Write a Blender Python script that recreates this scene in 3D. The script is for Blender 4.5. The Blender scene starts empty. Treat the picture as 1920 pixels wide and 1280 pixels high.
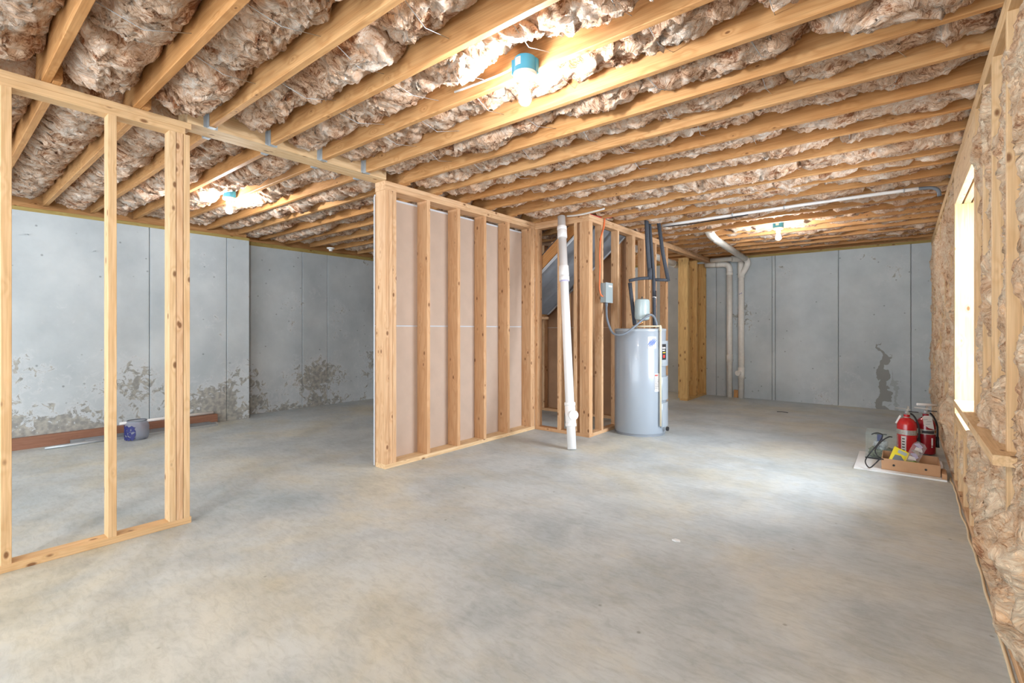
import bpy, bmesh, math, random
import numpy as np
from mathutils import Vector, Matrix

random.seed(11)
S = bpy.context.scene
COL = S.collection
PI = math.pi

# ------------------------------------------------------------------ camera, world, lights, exposure
FPX, TH, HZ, CH = 905.0, math.atan(735 / 905.0), 617.0, 1.19      # focal length in px of a 1920 px frame, yaw, horizon row, eye height
cam = bpy.data.cameras.new('camera'); cam.lens = FPX / 1920 * 36; cam.sensor_width = 36
cam.shift_y = -(640 - HZ) / 1920; cam.clip_start = 0.02
cam_o = bpy.data.objects.new('camera', cam); COL.objects.link(cam_o)
cam_o.location = (0, 0, CH); cam_o.rotation_euler = (PI / 2, 0, TH)
S.camera = cam_o
W = bpy.data.worlds.new('world'); S.world = W; W.use_nodes = True
bg = W.node_tree.nodes['Background']
bg.inputs[0].default_value = (0.84, 0.93, 1.0, 1); bg.inputs[1].default_value = 1.1
S.view_settings.view_transform = 'Standard'; S.view_settings.look = 'None'
S.view_settings.exposure = 1.06; S.view_settings.gamma = 1.0; S.view_settings.use_curve_mapping = False


def area(name, loc, rot, sx, sy, power, color):
    l = bpy.data.lights.new(name, 'AREA'); l.shape = 'RECTANGLE'; l.size = sx; l.size_y = sy; l.energy = power; l.color = color
    o = bpy.data.objects.new(name, l); COL.objects.link(o); o.location = loc; o.rotation_euler = rot; return o


# daylight through the right wall's window, and an unseen fill panel added behind the camera
area('window_daylight', (1.9, 4.35, 1.75), (0, math.radians(78), 0), 2.4, 2.6, 340, (0.86, 0.93, 1.0))
area('rear_fill', (-2.6, -2.6, 1.15), (math.radians(106), 0, math.radians(-4)), 6.0, 2.0, 60, (0.88, 0.94, 1.0))
# unseen point lights added to brighten the room, behind the stairs and the camera
for nm, loc, pw in (('far_room_fill', (-4.9, 6.6, 2.33), 30), ('near_fill', (-1.4, -1.75, 2.30), 58), ('near_room_fill', (-5.6, -2.1, 2.30), 16)):
    lb = bpy.data.lights.new(nm, 'POINT'); lb.energy = pw; lb.shadow_soft_size = .06; lb.color = (0.97, .985, 1.0)
    lo_ = bpy.data.objects.new(nm, lb); COL.objects.link(lo_); lo_.location = loc
BULB = 410.0

# ------------------------------------------------------------------ helpers
MW = {}                                                            # world matrix of every object made here


def link(name, mesh, mat=None, parent=None, M=None):
    o = bpy.data.objects.new(name, mesh); COL.objects.link(o)
    if mat is not None and mesh is not None and not mesh.materials: mesh.materials.append(mat)
    M = M or Matrix.Identity(4)
    if parent is not None:
        o.parent = parent
        o.matrix_parent_inverse = MW[parent].inverted()
    o.matrix_basis = M
    MW[o] = M.copy()
    return o


def thing(name, label, cat, loc=(0, 0, 0), group=None, kind=None):
    o = link(name, None, None, None, Matrix.Translation(loc))
    tag(o, label, cat, group, kind); return o


def tag(o, label, cat, group=None, kind=None):
    if label: o['label'] = label
    if cat: o['category'] = cat
    if group: o['group'] = group
    if kind: o['kind'] = kind
    return o


def mesh_from(name, v, f, smooth=False):
    me = bpy.data.meshes.new(name); me.from_pydata([tuple(p) for p in v], [], f); me.update()
    if smooth: me.polygons.foreach_set('use_smooth', [True] * len(me.polygons))
    return me


def fix_normals(me):
    b = bmesh.new(); b.from_mesh(me); bmesh.ops.recalc_face_normals(b, faces=b.faces); b.to_mesh(me); b.free(); return me


_boards = {}


def board_mesh(L, w, t, ch=0.003):
    k = (round(L, 4), round(w, 4), round(t, 4), ch)
    if k in _boards: return _boards[k].copy() if False else _boards[k]
    a, b = w / 2, t / 2
    c = min(ch, a * .3, b * .3)
    prof = [(-a + c, -b), (a - c, -b), (a, -b + c), (a, b - c), (a - c, b), (-a + c, b), (-a, b - c), (-a, -b + c)]
    v = [(-L / 2, y, z) for y, z in prof] + [(L / 2, y, z) for y, z in prof]
    f = [tuple(reversed(range(8))), tuple(range(8, 16))]
    for i in range(8): f.append((i, (i + 1) % 8, 8 + (i + 1) % 8, 8 + i))
    me = fix_normals(mesh_from('board', v, f)); _boards[k] = me; return me


def board(name, p0, p1, w, t, tdir, mat, parent=None, ch=0.003):
    """lumber from p0 to p1 (centre line), width w across, thickness t along tdir; local X runs along the grain"""
    p0, p1 = Vector(p0), Vector(p1)
    x = (p1 - p0).normalized(); z = Vector(tdir); z = (z - x * z.dot(x)).normalized(); y = z.cross(x)
    M = Matrix((x, y, z)).transposed().to_4x4(); M.translation = (p0 + p1) / 2
    me = board_mesh((p1 - p0).length, w, t, ch)
    if me.materials and me.materials[0] != mat:
        me = me.copy(); me.materials.clear()
    return link(name, me, mat, parent, M)


def box(name, lo, hi, mat, parent=None, ch=0.0015):
    """box by its corners, grain along its longest side"""
    d = [hi[i] - lo[i] for i in range(3)]; c = [(hi[i] + lo[i]) / 2 for i in range(3)]
    ax = max(range(3), key=lambda i: d[i]); rest = sorted([i for i in range(3) if i != ax], key=lambda i: d[i])
    p0, p1 = list(c), list(c); p0[ax] = lo[ax]; p1[ax] = hi[ax]
    td = [0, 0, 0]; td[rest[0]] = 1
    return board(name, p0, p1, d[rest[1]], d[rest[0]], td, mat, parent, ch)


def tube_mesh(pts, r, n=12, caps=True, smooth_path=0):
    P = [Vector(p) for p in pts]
    if smooth_path:
        Q = []
        for i in range(len(P) - 1):
            p0 = P[max(i - 1, 0)]; p1 = P[i]; p2 = P[i + 1]; p3 = P[min(i + 2, len(P) - 1)]
            for k in range(smooth_path):
                t = k / smooth_path
                Q.append(0.5 * ((2 * p1) + (p2 - p0) * t + (2 * p0 - 5 * p1 + 4 * p2 - p3) * t * t + (3 * p1 - p0 - 3 * p2 + p3) * t ** 3))
        Q.append(P[-1]); P = Q
    rs = r if isinstance(r, (list, tuple)) else [r] * len(P)
    v, f = [], []
    nrm = None
    for i, p in enumerate(P):
        if i == 0: d = P[1] - P[0]
        elif i == len(P) - 1: d = P[-1] - P[-2]
        else: d = (P[i] - P[i - 1]).normalized() + (P[i + 1] - P[i]).normalized()
        d.normalize()
        if nrm is None:
            nrm = Vector((0, 0, 1)) if abs(d.z) < .9 else Vector((1, 0, 0))
        nrm = (nrm - d * nrm.dot(d)).normalized(); b = d.cross(nrm)
        sc = 1.0
        if 0 < i < len(P) - 1:
            cs = max(.5, (P[i] - P[i - 1]).normalized().dot(d)); sc = 1 / cs if not smooth_path else 1
        for k in range(n):
            a = 2 * PI * k / n
            v.append(p + (nrm * math.cos(a) + b * math.sin(a)) * rs[i] * (sc if False else 1))
    for i in range(len(P) - 1):
        for k in range(n): f.append((i * n + k, i * n + (k + 1) % n, (i + 1) * n + (k + 1) % n, (i + 1) * n + k))
    if caps: f.append(tuple(reversed(range(n)))); f.append(tuple((len(P) - 1) * n + k for k in range(n)))
    me = fix_normals(mesh_from('tube', v, f))
    for pl in me.polygons: pl.use_smooth = len(pl.vertices) == 4
    return me


def tube(name, pts, r, mat, parent=None, n=12, caps=True, smooth_path=0):
    return link(name, tube_mesh(pts, r, n, caps, smooth_path), mat, parent)


def lathe_mesh(prof, n=32, ang=2 * PI, a0=0.0):
    """prof: (radius, z) rows; closed round when ang is a full turn"""
    full = abs(ang - 2 * PI) < 1e-6
    m = n if full else n + 1
    v, f = [], []
    for r, z in prof:
        for k in range(m):
            a = a0 + ang * k / n; v.append((r * math.cos(a), r * math.sin(a), z))
    for i in range(len(prof) - 1):
        for k in range(n if full else n):
            k2 = (k + 1) % m if full else k + 1
            f.append((i * m + k, i * m + k2, (i + 1) * m + k2, (i + 1) * m + k))
    me = mesh_from('lathe', v, f)
    b = bmesh.new(); b.from_mesh(me); bmesh.ops.remove_doubles(b, verts=b.verts, dist=1e-6)
    bmesh.ops.recalc_face_normals(b, faces=b.faces); b.to_mesh(me); b.free()
    return me


def auto_smooth(me, deg=40):
    me.polygons.foreach_set('use_smooth', [True] * len(me.polygons))
    b = bmesh.new(); b.from_mesh(me)
    for e in b.edges:
        if len(e.link_faces) == 2 and e.calc_face_angle(0) > math.radians(deg): e.smooth = False
    b.to_mesh(me); b.free(); return me


def lathe(name, prof, loc, mat, parent=None, n=32, axis=None, ang=2 * PI, a0=0.0, solid=0):
    me = auto_smooth(lathe_mesh(prof, n, ang, a0))
    M = Matrix.Translation(loc)
    if axis is not None:
        M = M @ Vector((0, 0, 1)).rotation_difference(Vector(axis)).to_matrix().to_4x4()
    return link(name, me, mat, parent, M)


def poly_prism(name, pts, thick, mat, parent=None, M=None):
    """flat outline (x, y) given a thickness along z"""
    n = len(pts)
    v = [(x, y, -thick / 2) for x, y in pts] + [(x, y, thick / 2) for x, y in pts]
    f = [tuple(reversed(range(n))), tuple(range(n, 2 * n))] + [(i, (i + 1) % n, n + (i + 1) % n, n + i) for i in range(n)]
    return link(name, fix_normals(mesh_from('prism', v, f)), mat, parent, M)


def at(u, v, d):
    """point of the photograph's column u, row v, at measured distance d in front of the eye"""
    F = Vector((-math.sin(TH), math.cos(TH), 0)); R = Vector((math.cos(TH), math.sin(TH), 0))
    return Vector((0, 0, CH)) + (F + R * ((u - 960) / FPX) + Vector((0, 0, 1)) * ((HZ - v) / FPX)) * d


# ------------------------------------------------------------------ numpy noise
_rng = np.random.RandomState(5)
_perm = np.concatenate([_rng.permutation(256)] * 3)
_grad = _rng.normal(size=(256, 3)); _grad /= np.linalg.norm(_grad, axis=1)[:, None]


def pnoise(p):
    i = np.floor(p).astype(np.int64); f = p - i; i &= 255
    u = f * f * f * (f * (f * 6 - 15) + 10)
    out = np.zeros(len(p))
    for dx in (0, 1):
        wx = u[:, 0] if dx else 1 - u[:, 0]
        for dy in (0, 1):
            wy = u[:, 1] if dy else 1 - u[:, 1]
            for dz in (0, 1):
                wz = u[:, 2] if dz else 1 - u[:, 2]
                h = _perm[_perm[_perm[(i[:, 0] + dx) & 255] + ((i[:, 1] + dy) & 255)] + ((i[:, 2] + dz) & 255)]
                g = _grad[h]
                out += wx * wy * wz * (g[:, 0] * (f[:, 0] - dx) + g[:, 1] * (f[:, 1] - dy) + g[:, 2] * (f[:, 2] - dz))
    return out * 1.6


def fbm(p, o=3):
    s = 0; a = 1
    for _ in range(o): s = s + a * pnoise(p); p = p * 2.03 + 7.1; a *= .5
    return s


def ridged(p, o=3):
    s = 0; a = 1
    for _ in range(o): s = s + a * (1 - 2 * np.abs(pnoise(p))); p = p * 2.1 + 3.3; a *= .5
    return s


# ------------------------------------------------------------------ materials
def new_mat(name):
    m = bpy.data.materials.new(name); m.use_nodes = True
    return m, m.node_tree.nodes, m.node_tree.links, m.node_tree.nodes['Principled BSDF']


def N(nodes, t, **kw):
    n = nodes.new(t)
    for k, v in kw.items():
        if k.startswith('_'): n.inputs[int(k[1:])].default_value = v
        else: setattr(n, k, v)
    return n


def plain(name, col, rough=.5, metal=0, spec=None, noise=.0, nscale=20, coat=0):
    m, n, l, b = new_mat(name)
    b.inputs['Base Color'].default_value = (*col, 1); b.inputs['Roughness'].default_value = rough; b.inputs['Metallic'].default_value = metal
    if coat: b.inputs['Coat Weight'].default_value = coat
    tc = N(n, 'ShaderNodeTexCoord'); nz = N(n, 'ShaderNodeTexNoise'); nz.inputs['Scale'].default_value = nscale; nz.inputs['Detail'].default_value = 4
    l.new(tc.outputs['Object'], nz.inputs['Vector'])
    if noise:
        r = N(n, 'ShaderNodeValToRGB'); e = r.color_ramp.elements
        e[0].position = .3; e[1].position = .7
        e[0].color = (*[c * (1 - noise) for c in col], 1); e[1].color = (*[min(1, c * (1 + noise)) for c in col], 1)
        l.new(nz.outputs[0], r.inputs[0]); l.new(r.outputs[0], b.inputs['Base Color'])
    bp = N(n, 'ShaderNodeBump'); bp.inputs['Strength'].default_value = .08; bp.inputs['Distance'].default_value = .002
    l.new(nz.outputs[0], bp.inputs['Height']); l.new(bp.outputs[0], b.inputs['Normal'])
    return m


def emit(name, col, st):
    m, n, l, b = new_mat(name)
    b.inputs['Base Color'].default_value = (*col, 1); b.inputs['Emission Color'].default_value = (*col, 1); b.inputs['Emission Strength'].default_value = st
    return m


def math_node(n, l, op, a, b=None):
    m = N(n, 'ShaderNodeMath', operation=op)
    for i, x in enumerate((a, b)):
        if x is None: continue
        if isinstance(x, (int, float)): m.inputs[i].default_value = x
        else: l.new(x, m.inputs[i])
    return m.outputs[0]


def wood(name, light, dark, ring, knot=(.16, .06, .02), rough=.62, knots=.155):
    m, n, l, b = new_mat(name)
    tc = N(n, 'ShaderNodeTexCoord'); oi = N(n, 'ShaderNodeObjectInfo')
    off = N(n, 'ShaderNodeVectorMath', operation='SCALE'); off.inputs[0].default_value = (37.1, 5.3, 11.7)
    l.new(oi.outputs['Random'], off.inputs['Scale'])
    add = N(n, 'ShaderNodeVectorMath', operation='ADD'); l.new(tc.outputs['Object'], add.inputs[0]); l.new(off.outputs[0], add.inputs[1])

    def mp(sx, sy, sz):
        q = N(n, 'ShaderNodeMapping'); q.inputs['Scale'].default_value = (sx, sy, sz); l.new(add.outputs[0], q.inputs['Vector']); return q.outputs[0]
    v = N(n, 'ShaderNodeTexVoronoi'); v.inputs['Scale'].default_value = 1; l.new(mp(6.5, 12.5, 12.5), v.inputs['Vector'])
    kd = v.outputs['Distance']
    g = N(n, 'ShaderNodeTexNoise'); g.inputs['Scale'].default_value = 1; g.inputs['Detail'].default_value = 2; g.inputs['Distortion'].default_value = .3
    l.new(mp(.75, 9, 9), g.inputs['Vector'])
    pull = math_node(n, l, 'MULTIPLY', math_node(n, l, 'POWER', math_node(n, l, 'SUBTRACT', 1.0, math_node(n, l, 'MINIMUM', kd, 1.0)), 5.0), .35)
    rings = math_node(n, l, 'SINE', math_node(n, l, 'MULTIPLY', math_node(n, l, 'ADD', g.outputs[0], pull), 48.0))
    rings = math_node(n, l, 'MULTIPLY_ADD', rings, .5); n[-1].inputs[2].default_value = .5
    rings = math_node(n, l, 'POWER', rings, 1.6)
    fi = N(n, 'ShaderNodeTexNoise'); fi.inputs['Scale'].default_value = 1; fi.inputs['Detail'].default_value = 3; l.new(mp(4, 140, 140), fi.inputs['Vector'])
    bl = N(n, 'ShaderNodeTexNoise'); bl.inputs['Scale'].default_value = 1; bl.inputs['Detail'].default_value = 2; l.new(mp(1.1, 5, 5), bl.inputs['Vector'])
    tone = N(n, 'ShaderNodeMix', data_type='RGBA'); tone.inputs['A'].default_value = (*light, 1); tone.inputs['B'].default_value = (*dark, 1)
    rnd = math_node(n, l, 'ADD', math_node(n, l, 'MULTIPLY', oi.outputs['Random'], .75), math_node(n, l, 'MULTIPLY_ADD', bl.outputs[0], .9)); n[-2].inputs[2].default_value = -.28
    sat = N(n, 'ShaderNodeClamp'); l.new(rnd, sat.inputs[0]); l.new(sat.outputs[0], tone.inputs['Factor'])
    m2 = N(n, 'ShaderNodeMix', data_type='RGBA'); l.new(tone.outputs['Result'], m2.inputs['A']); m2.inputs['B'].default_value = (*ring, 1)
    l.new(math_node(n, l, 'MULTIPLY', rings, .40), m2.inputs['Factor'])
    m3 = N(n, 'ShaderNodeMix', data_type='RGBA', blend_type='MULTIPLY'); l.new(m2.outputs['Result'], m3.inputs['A'])
    fr = N(n, 'ShaderNodeValToRGB'); fr.color_ramp.elements[0].position = .3; fr.color_ramp.elements[0].color = (.78, .74, .7, 1); fr.color_ramp.elements[1].position = .62
    l.new(fi.outputs[0], fr.inputs[0]); l.new(fr.outputs[0], m3.inputs['B']); m3.inputs['Factor'].default_value = .8
    kr = N(n, 'ShaderNodeValToRGB'); e = kr.color_ramp.elements
    e[0].position = knots * .55; e[0].color = (1, 1, 1, 1); e[1].position = knots; e[1].color = (0, 0, 0, 1)
    l.new(kd, kr.inputs[0])
    m4 = N(n, 'ShaderNodeMix', data_type='RGBA'); l.new(m3.outputs['Result'], m4.inputs['A']); m4.inputs['B'].default_value = (*knot, 1)
    l.new(math_node(n, l, 'MULTIPLY', kr.outputs[0], .85), m4.inputs['Factor'])
    l.new(m4.outputs['Result'], b.inputs['Base Color'])
    b.inputs['Roughness'].default_value = rough; b.inputs['Specular IOR Level'].default_value = .25
    bp = N(n, 'ShaderNodeBump'); bp.inputs['Strength'].default_value = .15; bp.inputs['Distance'].default_value = .002
    l.new(fi.outputs[0], bp.inputs['Height']); l.new(bp.outputs[0], b.inputs['Normal'])
    return m


def insulation_mat(name, cream, tan, brown, lo=.36, hi=.60):
    m, n, l, b = new_mat(name)
    tc = N(n, 'ShaderNodeTexCoord'); oi = N(n, 'ShaderNodeObjectInfo')
    off = N(n, 'ShaderNodeVectorMath', operation='SCALE'); off.inputs[0].default_value = (31, 17, 23); l.new(oi.outputs['Random'], off.inputs['Scale'])
    add = N(n, 'ShaderNodeVectorMath', operation='ADD'); l.new(tc.outputs['Object'], add.inputs[0]); l.new(off.outputs[0], add.inputs[1])

    def warp(src, scale, amount):
        wz = N(n, 'ShaderNodeTexNoise'); wz.inputs['Scale'].default_value = scale; wz.inputs['Detail'].default_value = 2; l.new(src, wz.inputs['Vector'])
        ws = N(n, 'ShaderNodeVectorMath', operation='SCALE'); l.new(wz.outputs['Color'], ws.inputs[0]); ws.inputs['Scale'].default_value = amount
        wa = N(n, 'ShaderNodeVectorMath', operation='ADD'); l.new(src, wa.inputs[0]); l.new(ws.outputs[0], wa.inputs[1]); return wa.outputs[0]

    def noise(src, sc, detail, rough, dist):
        mp = N(n, 'ShaderNodeMapping'); mp.inputs['Scale'].default_value = sc; l.new(src, mp.inputs['Vector'])
        c = N(n, 'ShaderNodeTexNoise'); c.inputs['Scale'].default_value = 1; c.inputs['Detail'].default_value = detail; c.inputs['Roughness'].default_value = rough; c.inputs['Distortion'].default_value = dist
        l.new(mp.outputs[0], c.inputs['Vector']); return c.outputs[0]
    w1 = warp(add.outputs[0], 5, .30); w2 = warp(w1, 19, .055)
    blot = noise(w1, (8, 8, 8), 5, .6, .6)                           # stained and clean patches
    fib = noise(w2, (95, 14, 30), 6, .72, .8)                        # drawn-out fibres
    fib2 = noise(w2, (20, 120, 60), 4, .7, 1.2)
    tear = math_node(n, l, 'ABSOLUTE', math_node(n, l, 'SUBTRACT', noise(w2, (13, 13, 13), 3, .6, 1.0), .5))   # torn layer lines
    tl = N(n, 'ShaderNodeMapRange'); tl.inputs['From Max'].default_value = .045; tl.inputs['To Min'].default_value = -.055; tl.inputs['To Max'].default_value = 0; l.new(tear, tl.inputs[0])
    s = math_node(n, l, 'ADD', math_node(n, l, 'ADD', math_node(n, l, 'MULTIPLY', blot, .52), math_node(n, l, 'MULTIPLY', fib, .30)), math_node(n, l, 'MULTIPLY', fib2, .18))
    s = math_node(n, l, 'ADD', s, tl.outputs[0])
    r = N(n, 'ShaderNodeValToRGB'); e = r.color_ramp.elements
    e[0].position = lo; e[0].color = (*brown, 1); e[1].position = hi; e[1].color = (*cream, 1)
    q = e.new((lo * .6 + hi * .4)); q.color = (*tan, 1)
    l.new(s, r.inputs[0]); l.new(r.outputs[0], b.inputs['Base Color'])
    b.inputs['Roughness'].default_value = .95; b.inputs['Specular IOR Level'].default_value = .05
    b.inputs['Sheen Weight'].default_value = .15
    bp = N(n, 'ShaderNodeBump'); bp.inputs['Strength'].default_value = 1.0; bp.inputs['Distance'].default_value = .04
    l.new(s, bp.inputs['Height']); l.new(bp.outputs[0], b.inputs['Normal'])
    return m


def concrete_wall(name, a=(.42, .475, .51), c=(.55, .605, .635), low=True, drip=None):
    m, n, l, b = new_mat(name)
    ge = N(n, 'ShaderNodeNewGeometry'); P = ge.outputs['Position']
    n1 = N(n, 'ShaderNodeTexNoise'); n1.inputs['Scale'].default_value = 1.6; n1.inputs['Detail'].default_value = 8; n1.inputs['Roughness'].default_value = .6; l.new(P, n1.inputs['Vector'])
    r1 = N(n, 'ShaderNodeValToRGB'); e = r1.color_ramp.elements; e[0].position = .33; e[0].color = (*a, 1); e[1].position = .66; e[1].color = (*c, 1); l.new(n1.outputs[0], r1.inputs[0])
    # bug holes
    vo = N(n, 'ShaderNodeTexVoronoi'); vo.inputs['Scale'].default_value = 7; l.new(P, vo.inputs['Vector'])
    hr = N(n, 'ShaderNodeValToRGB'); hr.color_ramp.elements[0].position = .05; hr.color_ramp.elements[0].color = (.45, .45, .45, 1); hr.color_ramp.elements[1].position = .09
    l.new(vo.outputs['Distance'], hr.inputs[0])
    mh = N(n, 'ShaderNodeMix', data_type='RGBA', blend_type='MULTIPLY'); mh.inputs['Factor'].default_value = .8; l.new(r1.outputs[0], mh.inputs['A']); l.new(hr.outputs[0], mh.inputs['B'])
    out = mh.outputs['Result']
    sx = N(n, 'ShaderNodeSeparateXYZ'); l.new(P, sx.inputs[0])
    # peeled lime wash low down on the wall
    n2 = N(n, 'ShaderNodeTexNoise'); n2.inputs['Scale'].default_value = 11; n2.inputs['Detail'].default_value = 9; n2.inputs['Roughness'].default_value = .7; n2.inputs['Distortion'].default_value = .8; l.new(P, n2.inputs['Vector'])
    n3 = N(n, 'ShaderNodeTexNoise'); n3.inputs['Scale'].default_value = 1.5; n3.inputs['Detail'].default_value = 2; l.new(P, n3.inputs['Vector'])
    hgt = N(n, 'ShaderNodeMapRange'); hgt.inputs['From Min'].default_value = .1; hgt.inputs['From Max'].default_value = 1.0; hgt.inputs['To Min'].default_value = .14; hgt.inputs['To Max'].default_value = -.2; l.new(sx.outputs[2], hgt.inputs[0])
    k = math_node(n, l, 'ADD', math_node(n, l, 'ADD', math_node(n, l, 'MULTIPLY', n2.outputs[0], 1.1), math_node(n, l, 'MULTIPLY', n3.outputs[0], 1.0)), hgt.outputs[0] if low else -.2)
    k = math_node(n, l, 'MULTIPLY', k, .6)
    kr = N(n, 'ShaderNodeValToRGB'); e = kr.color_ramp.elements; e[0].position = .665; e[1].position = .685; l.new(k, kr.inputs[0])
    n4 = N(n, 'ShaderNodeTexNoise'); n4.inputs['Scale'].default_value = 22; n4.inputs['Detail'].default_value = 5; l.new(P, n4.inputs['Vector'])
    r4 = N(n, 'ShaderNodeValToRGB'); e = r4.color_ramp.elements; e[0].position = .4; e[0].color = (.22, .22, .20, 1); e[1].position = .62; e[1].color = (.40, .38, .33, 1); l.new(n4.outputs[0], r4.inputs[0])
    mk = N(n, 'ShaderNodeMix', data_type='RGBA'); l.new(out, mk.inputs['A']); l.new(r4.outputs[0], mk.inputs['B']); l.new(math_node(n, l, 'MULTIPLY', kr.outputs[0], .8), mk.inputs['Factor'])
    out = mk.outputs['Result']
    # white bloom rim round the peeled patches
    kw = N(n, 'ShaderNodeValToRGB'); e = kw.color_ramp.elements; e[0].position = .59; e[1].position = .65; e[0].color = (0, 0, 0, 1); e[1].color = (1, 1, 1, 1)
    q = e.new(.685); q.color = (0, 0, 0, 1); l.new(k, kw.inputs[0])
    mw = N(n, 'ShaderNodeMix', data_type='RGBA'); l.new(out, mw.inputs['A']); mw.inputs['B'].default_value = (.62, .65, .68, 1); l.new(math_node(n, l, 'MULTIPLY', kw.outputs[0], .45), mw.inputs['Factor'])
    out = mw.outputs['Result']
    if drip:                                                        # a dark water stain running down: (x or y centre, axis, half width, top)
        for (ax, c0, hw, top, str_) in drip:
            nz = N(n, 'ShaderNodeTexNoise'); nz.inputs['Scale'].default_value = 5; nz.inputs['Detail'].default_value = 5; l.new(P, nz.inputs['Vector'])
            cx = math_node(n, l, 'ADD', sx.outputs[ax], math_node(n, l, 'MULTIPLY', math_node(n, l, 'SUBTRACT', nz.outputs[0], .5), .45))
            dx = math_node(n, l, 'ABSOLUTE', math_node(n, l, 'SUBTRACT', cx, c0))
            wd = math_node(n, l, 'MULTIPLY', math_node(n, l, 'ADD', math_node(n, l, 'MINIMUM', math_node(n, l, 'SUBTRACT', top, sx.outputs[2]), .3), .02), hw / .3)
            tst = math_node(n, l, 'LESS_THAN', dx, wd)
            md = N(n, 'ShaderNodeMix', data_type='RGBA'); l.new(out, md.inputs['A']); md.inputs['B'].default_value = (.20, .20, .18, 1)
            l.new(math_node(n, l, 'MULTIPLY', tst, str_), md.inputs['Factor']); out = md.outputs['Result']
    l.new(out, b.inputs['Base Color'])
    b.inputs['Roughness'].default_value = .78; b.inputs['Specular IOR Level'].default_value = .3
    bp = N(n, 'ShaderNodeBump'); bp.inputs['Strength'].default_value = .25; bp.inputs['Distance'].default_value = .004
    l.new(n2.outputs[0], bp.inputs['Height']); l.new(bp.outputs[0], b.inputs['Normal'])
    return m


def concrete_floor(name):
    m, n, l, b = new_mat(name)
    ge = N(n, 'ShaderNodeNewGeometry'); P = ge.outputs['Position']
    n1 = N(n, 'ShaderNodeTexNoise'); n1.inputs['Scale'].default_value = .75; n1.inputs['Detail'].default_value = 7; n1.inputs['Roughness'].default_value = .6; n1.inputs['Distortion'].default_value = .4; l.new(P, n1.inputs['Vector'])
    r1 = N(n, 'ShaderNodeValToRGB'); e = r1.color_ramp.elements; e[0].position = .36; e[0].color = (.43, .495, .53, 1); e[1].position = .64; e[1].color = (.575, .57, .50, 1)
    q = e.new(.5); q.color = (.515, .56, .575, 1); l.new(n1.outputs[0], r1.inputs[0])
    n2 = N(n, 'ShaderNodeTexNoise'); n2.inputs['Scale'].default_value = 2.3; n2.inputs['Detail'].default_value = 12; n2.inputs['Roughness'].default_value = .68; n2.inputs['Distortion'].default_value = .35; l.new(P, n2.inputs['Vector'])
    r2 = N(n, 'ShaderNodeValToRGB'); e = r2.color_ramp.elements; e[0].position = .3; e[0].color = (.66, .68, .69, 1); e[1].position = .56; e[1].color = (1, 1, 1, 1); l.new(n2.outputs[0], r2.inputs[0])
    mm = N(n, 'ShaderNodeMix', data_type='RGBA', blend_type='MULTIPLY'); mm.inputs['Factor'].default_value = .8; l.new(r1.outputs[0], mm.inputs['A']); l.new(r2.outputs[0], mm.inputs['B'])
    out = mm.outputs['Result']
    # rusty tan wash left by standing water
    n3 = N(n, 'ShaderNodeTexNoise'); n3.inputs['Scale'].default_value = .9; n3.inputs['Detail'].default_value = 6; n3.inputs['Roughness'].default_value = .7
    mp = N(n, 'ShaderNodeMapping'); mp.inputs['Location'].default_value = (3.1, 8.2, 0); mp.inputs['Rotation'].default_value = (0, 0, .5); mp.inputs['Scale'].default_value = (1, 1.7, 1); l.new(P, mp.inputs['Vector']); l.new(mp.outputs[0], n3.inputs['Vector'])
    r3 = N(n, 'ShaderNodeValToRGB'); e = r3.color_ramp.elements; e[0].position = .5; e[0].color = (0, 0, 0, 1); e[1].position = .72; l.new(n3.outputs[0], r3.inputs[0])
    ms = N(n, 'ShaderNodeMix', data_type='RGBA'); l.new(out, ms.inputs['A']); ms.inputs['B'].default_value = (.47, .40, .23, 1); l.new(math_node(n, l, 'MULTIPLY', r3.outputs[0], .34), ms.inputs['Factor'])
    out = ms.outputs['Result']
    n5 = N(n, 'ShaderNodeTexNoise'); n5.inputs['Scale'].default_value = 26; n5.inputs['Detail'].default_value = 6; n5.inputs['Roughness'].default_value = .75; n5.inputs['Distortion'].default_value = .6
    mp5 = N(n, 'ShaderNodeMapping'); mp5.inputs['Rotation'].default_value = (0, 0, .7); mp5.inputs['Scale'].default_value = (.45, 1.3, 1); l.new(P, mp5.inputs['Vector']); l.new(mp5.outputs[0], n5.inputs['Vector'])
    r5 = N(n, 'ShaderNodeValToRGB'); e = r5.color_ramp.elements; e[0].position = .33; e[0].color = (.70, .71, .70, 1); e[1].position = .55; e[1].color = (1.0, 1.0, 1.0, 1); l.new(n5.outputs[0], r5.inputs[0])
    m5 = N(n, 'ShaderNodeMix', data_type='RGBA', blend_type='MULTIPLY'); m5.inputs['Factor'].default_value = .6; l.new(out, m5.inputs['A']); l.new(r5.outputs[0], m5.inputs['B']); out = m5.outputs['Result']
    # specks
    vo = N(n, 'ShaderNodeTexVoronoi'); vo.inputs['Scale'].default_value = 4.2; l.new(P, vo.inputs['Vector'])
    hr = N(n, 'ShaderNodeValToRGB'); hr.color_ramp.elements[0].position = .02; hr.color_ramp.elements[0].color = (.5, .48, .44, 1); hr.color_ramp.elements[1].position = .045; l.new(vo.outputs['Distance'], hr.inputs[0])
    mh = N(n, 'ShaderNodeMix', data_type='RGBA', blend_type='MULTIPLY'); mh.inputs['Factor'].default_value = .8; l.new(out, mh.inputs['A']); l.new(hr.outputs[0], mh.inputs['B'])
    l.new(mh.outputs['Result'], b.inputs['Base Color'])
    rr = N(n, 'ShaderNodeMapRange'); rr.inputs['To Min'].default_value = .38; rr.inputs['To Max'].default_value = .62; l.new(n2.outputs[0], rr.inputs[0]); l.new(rr.outputs[0], b.inputs['Roughness'])
    b.inputs['Specular IOR Level'].default_value = .4
    bp = N(n, 'ShaderNodeBump'); bp.inputs['Strength'].default_value = .12; bp.inputs['Distance'].default_value = .004
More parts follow.
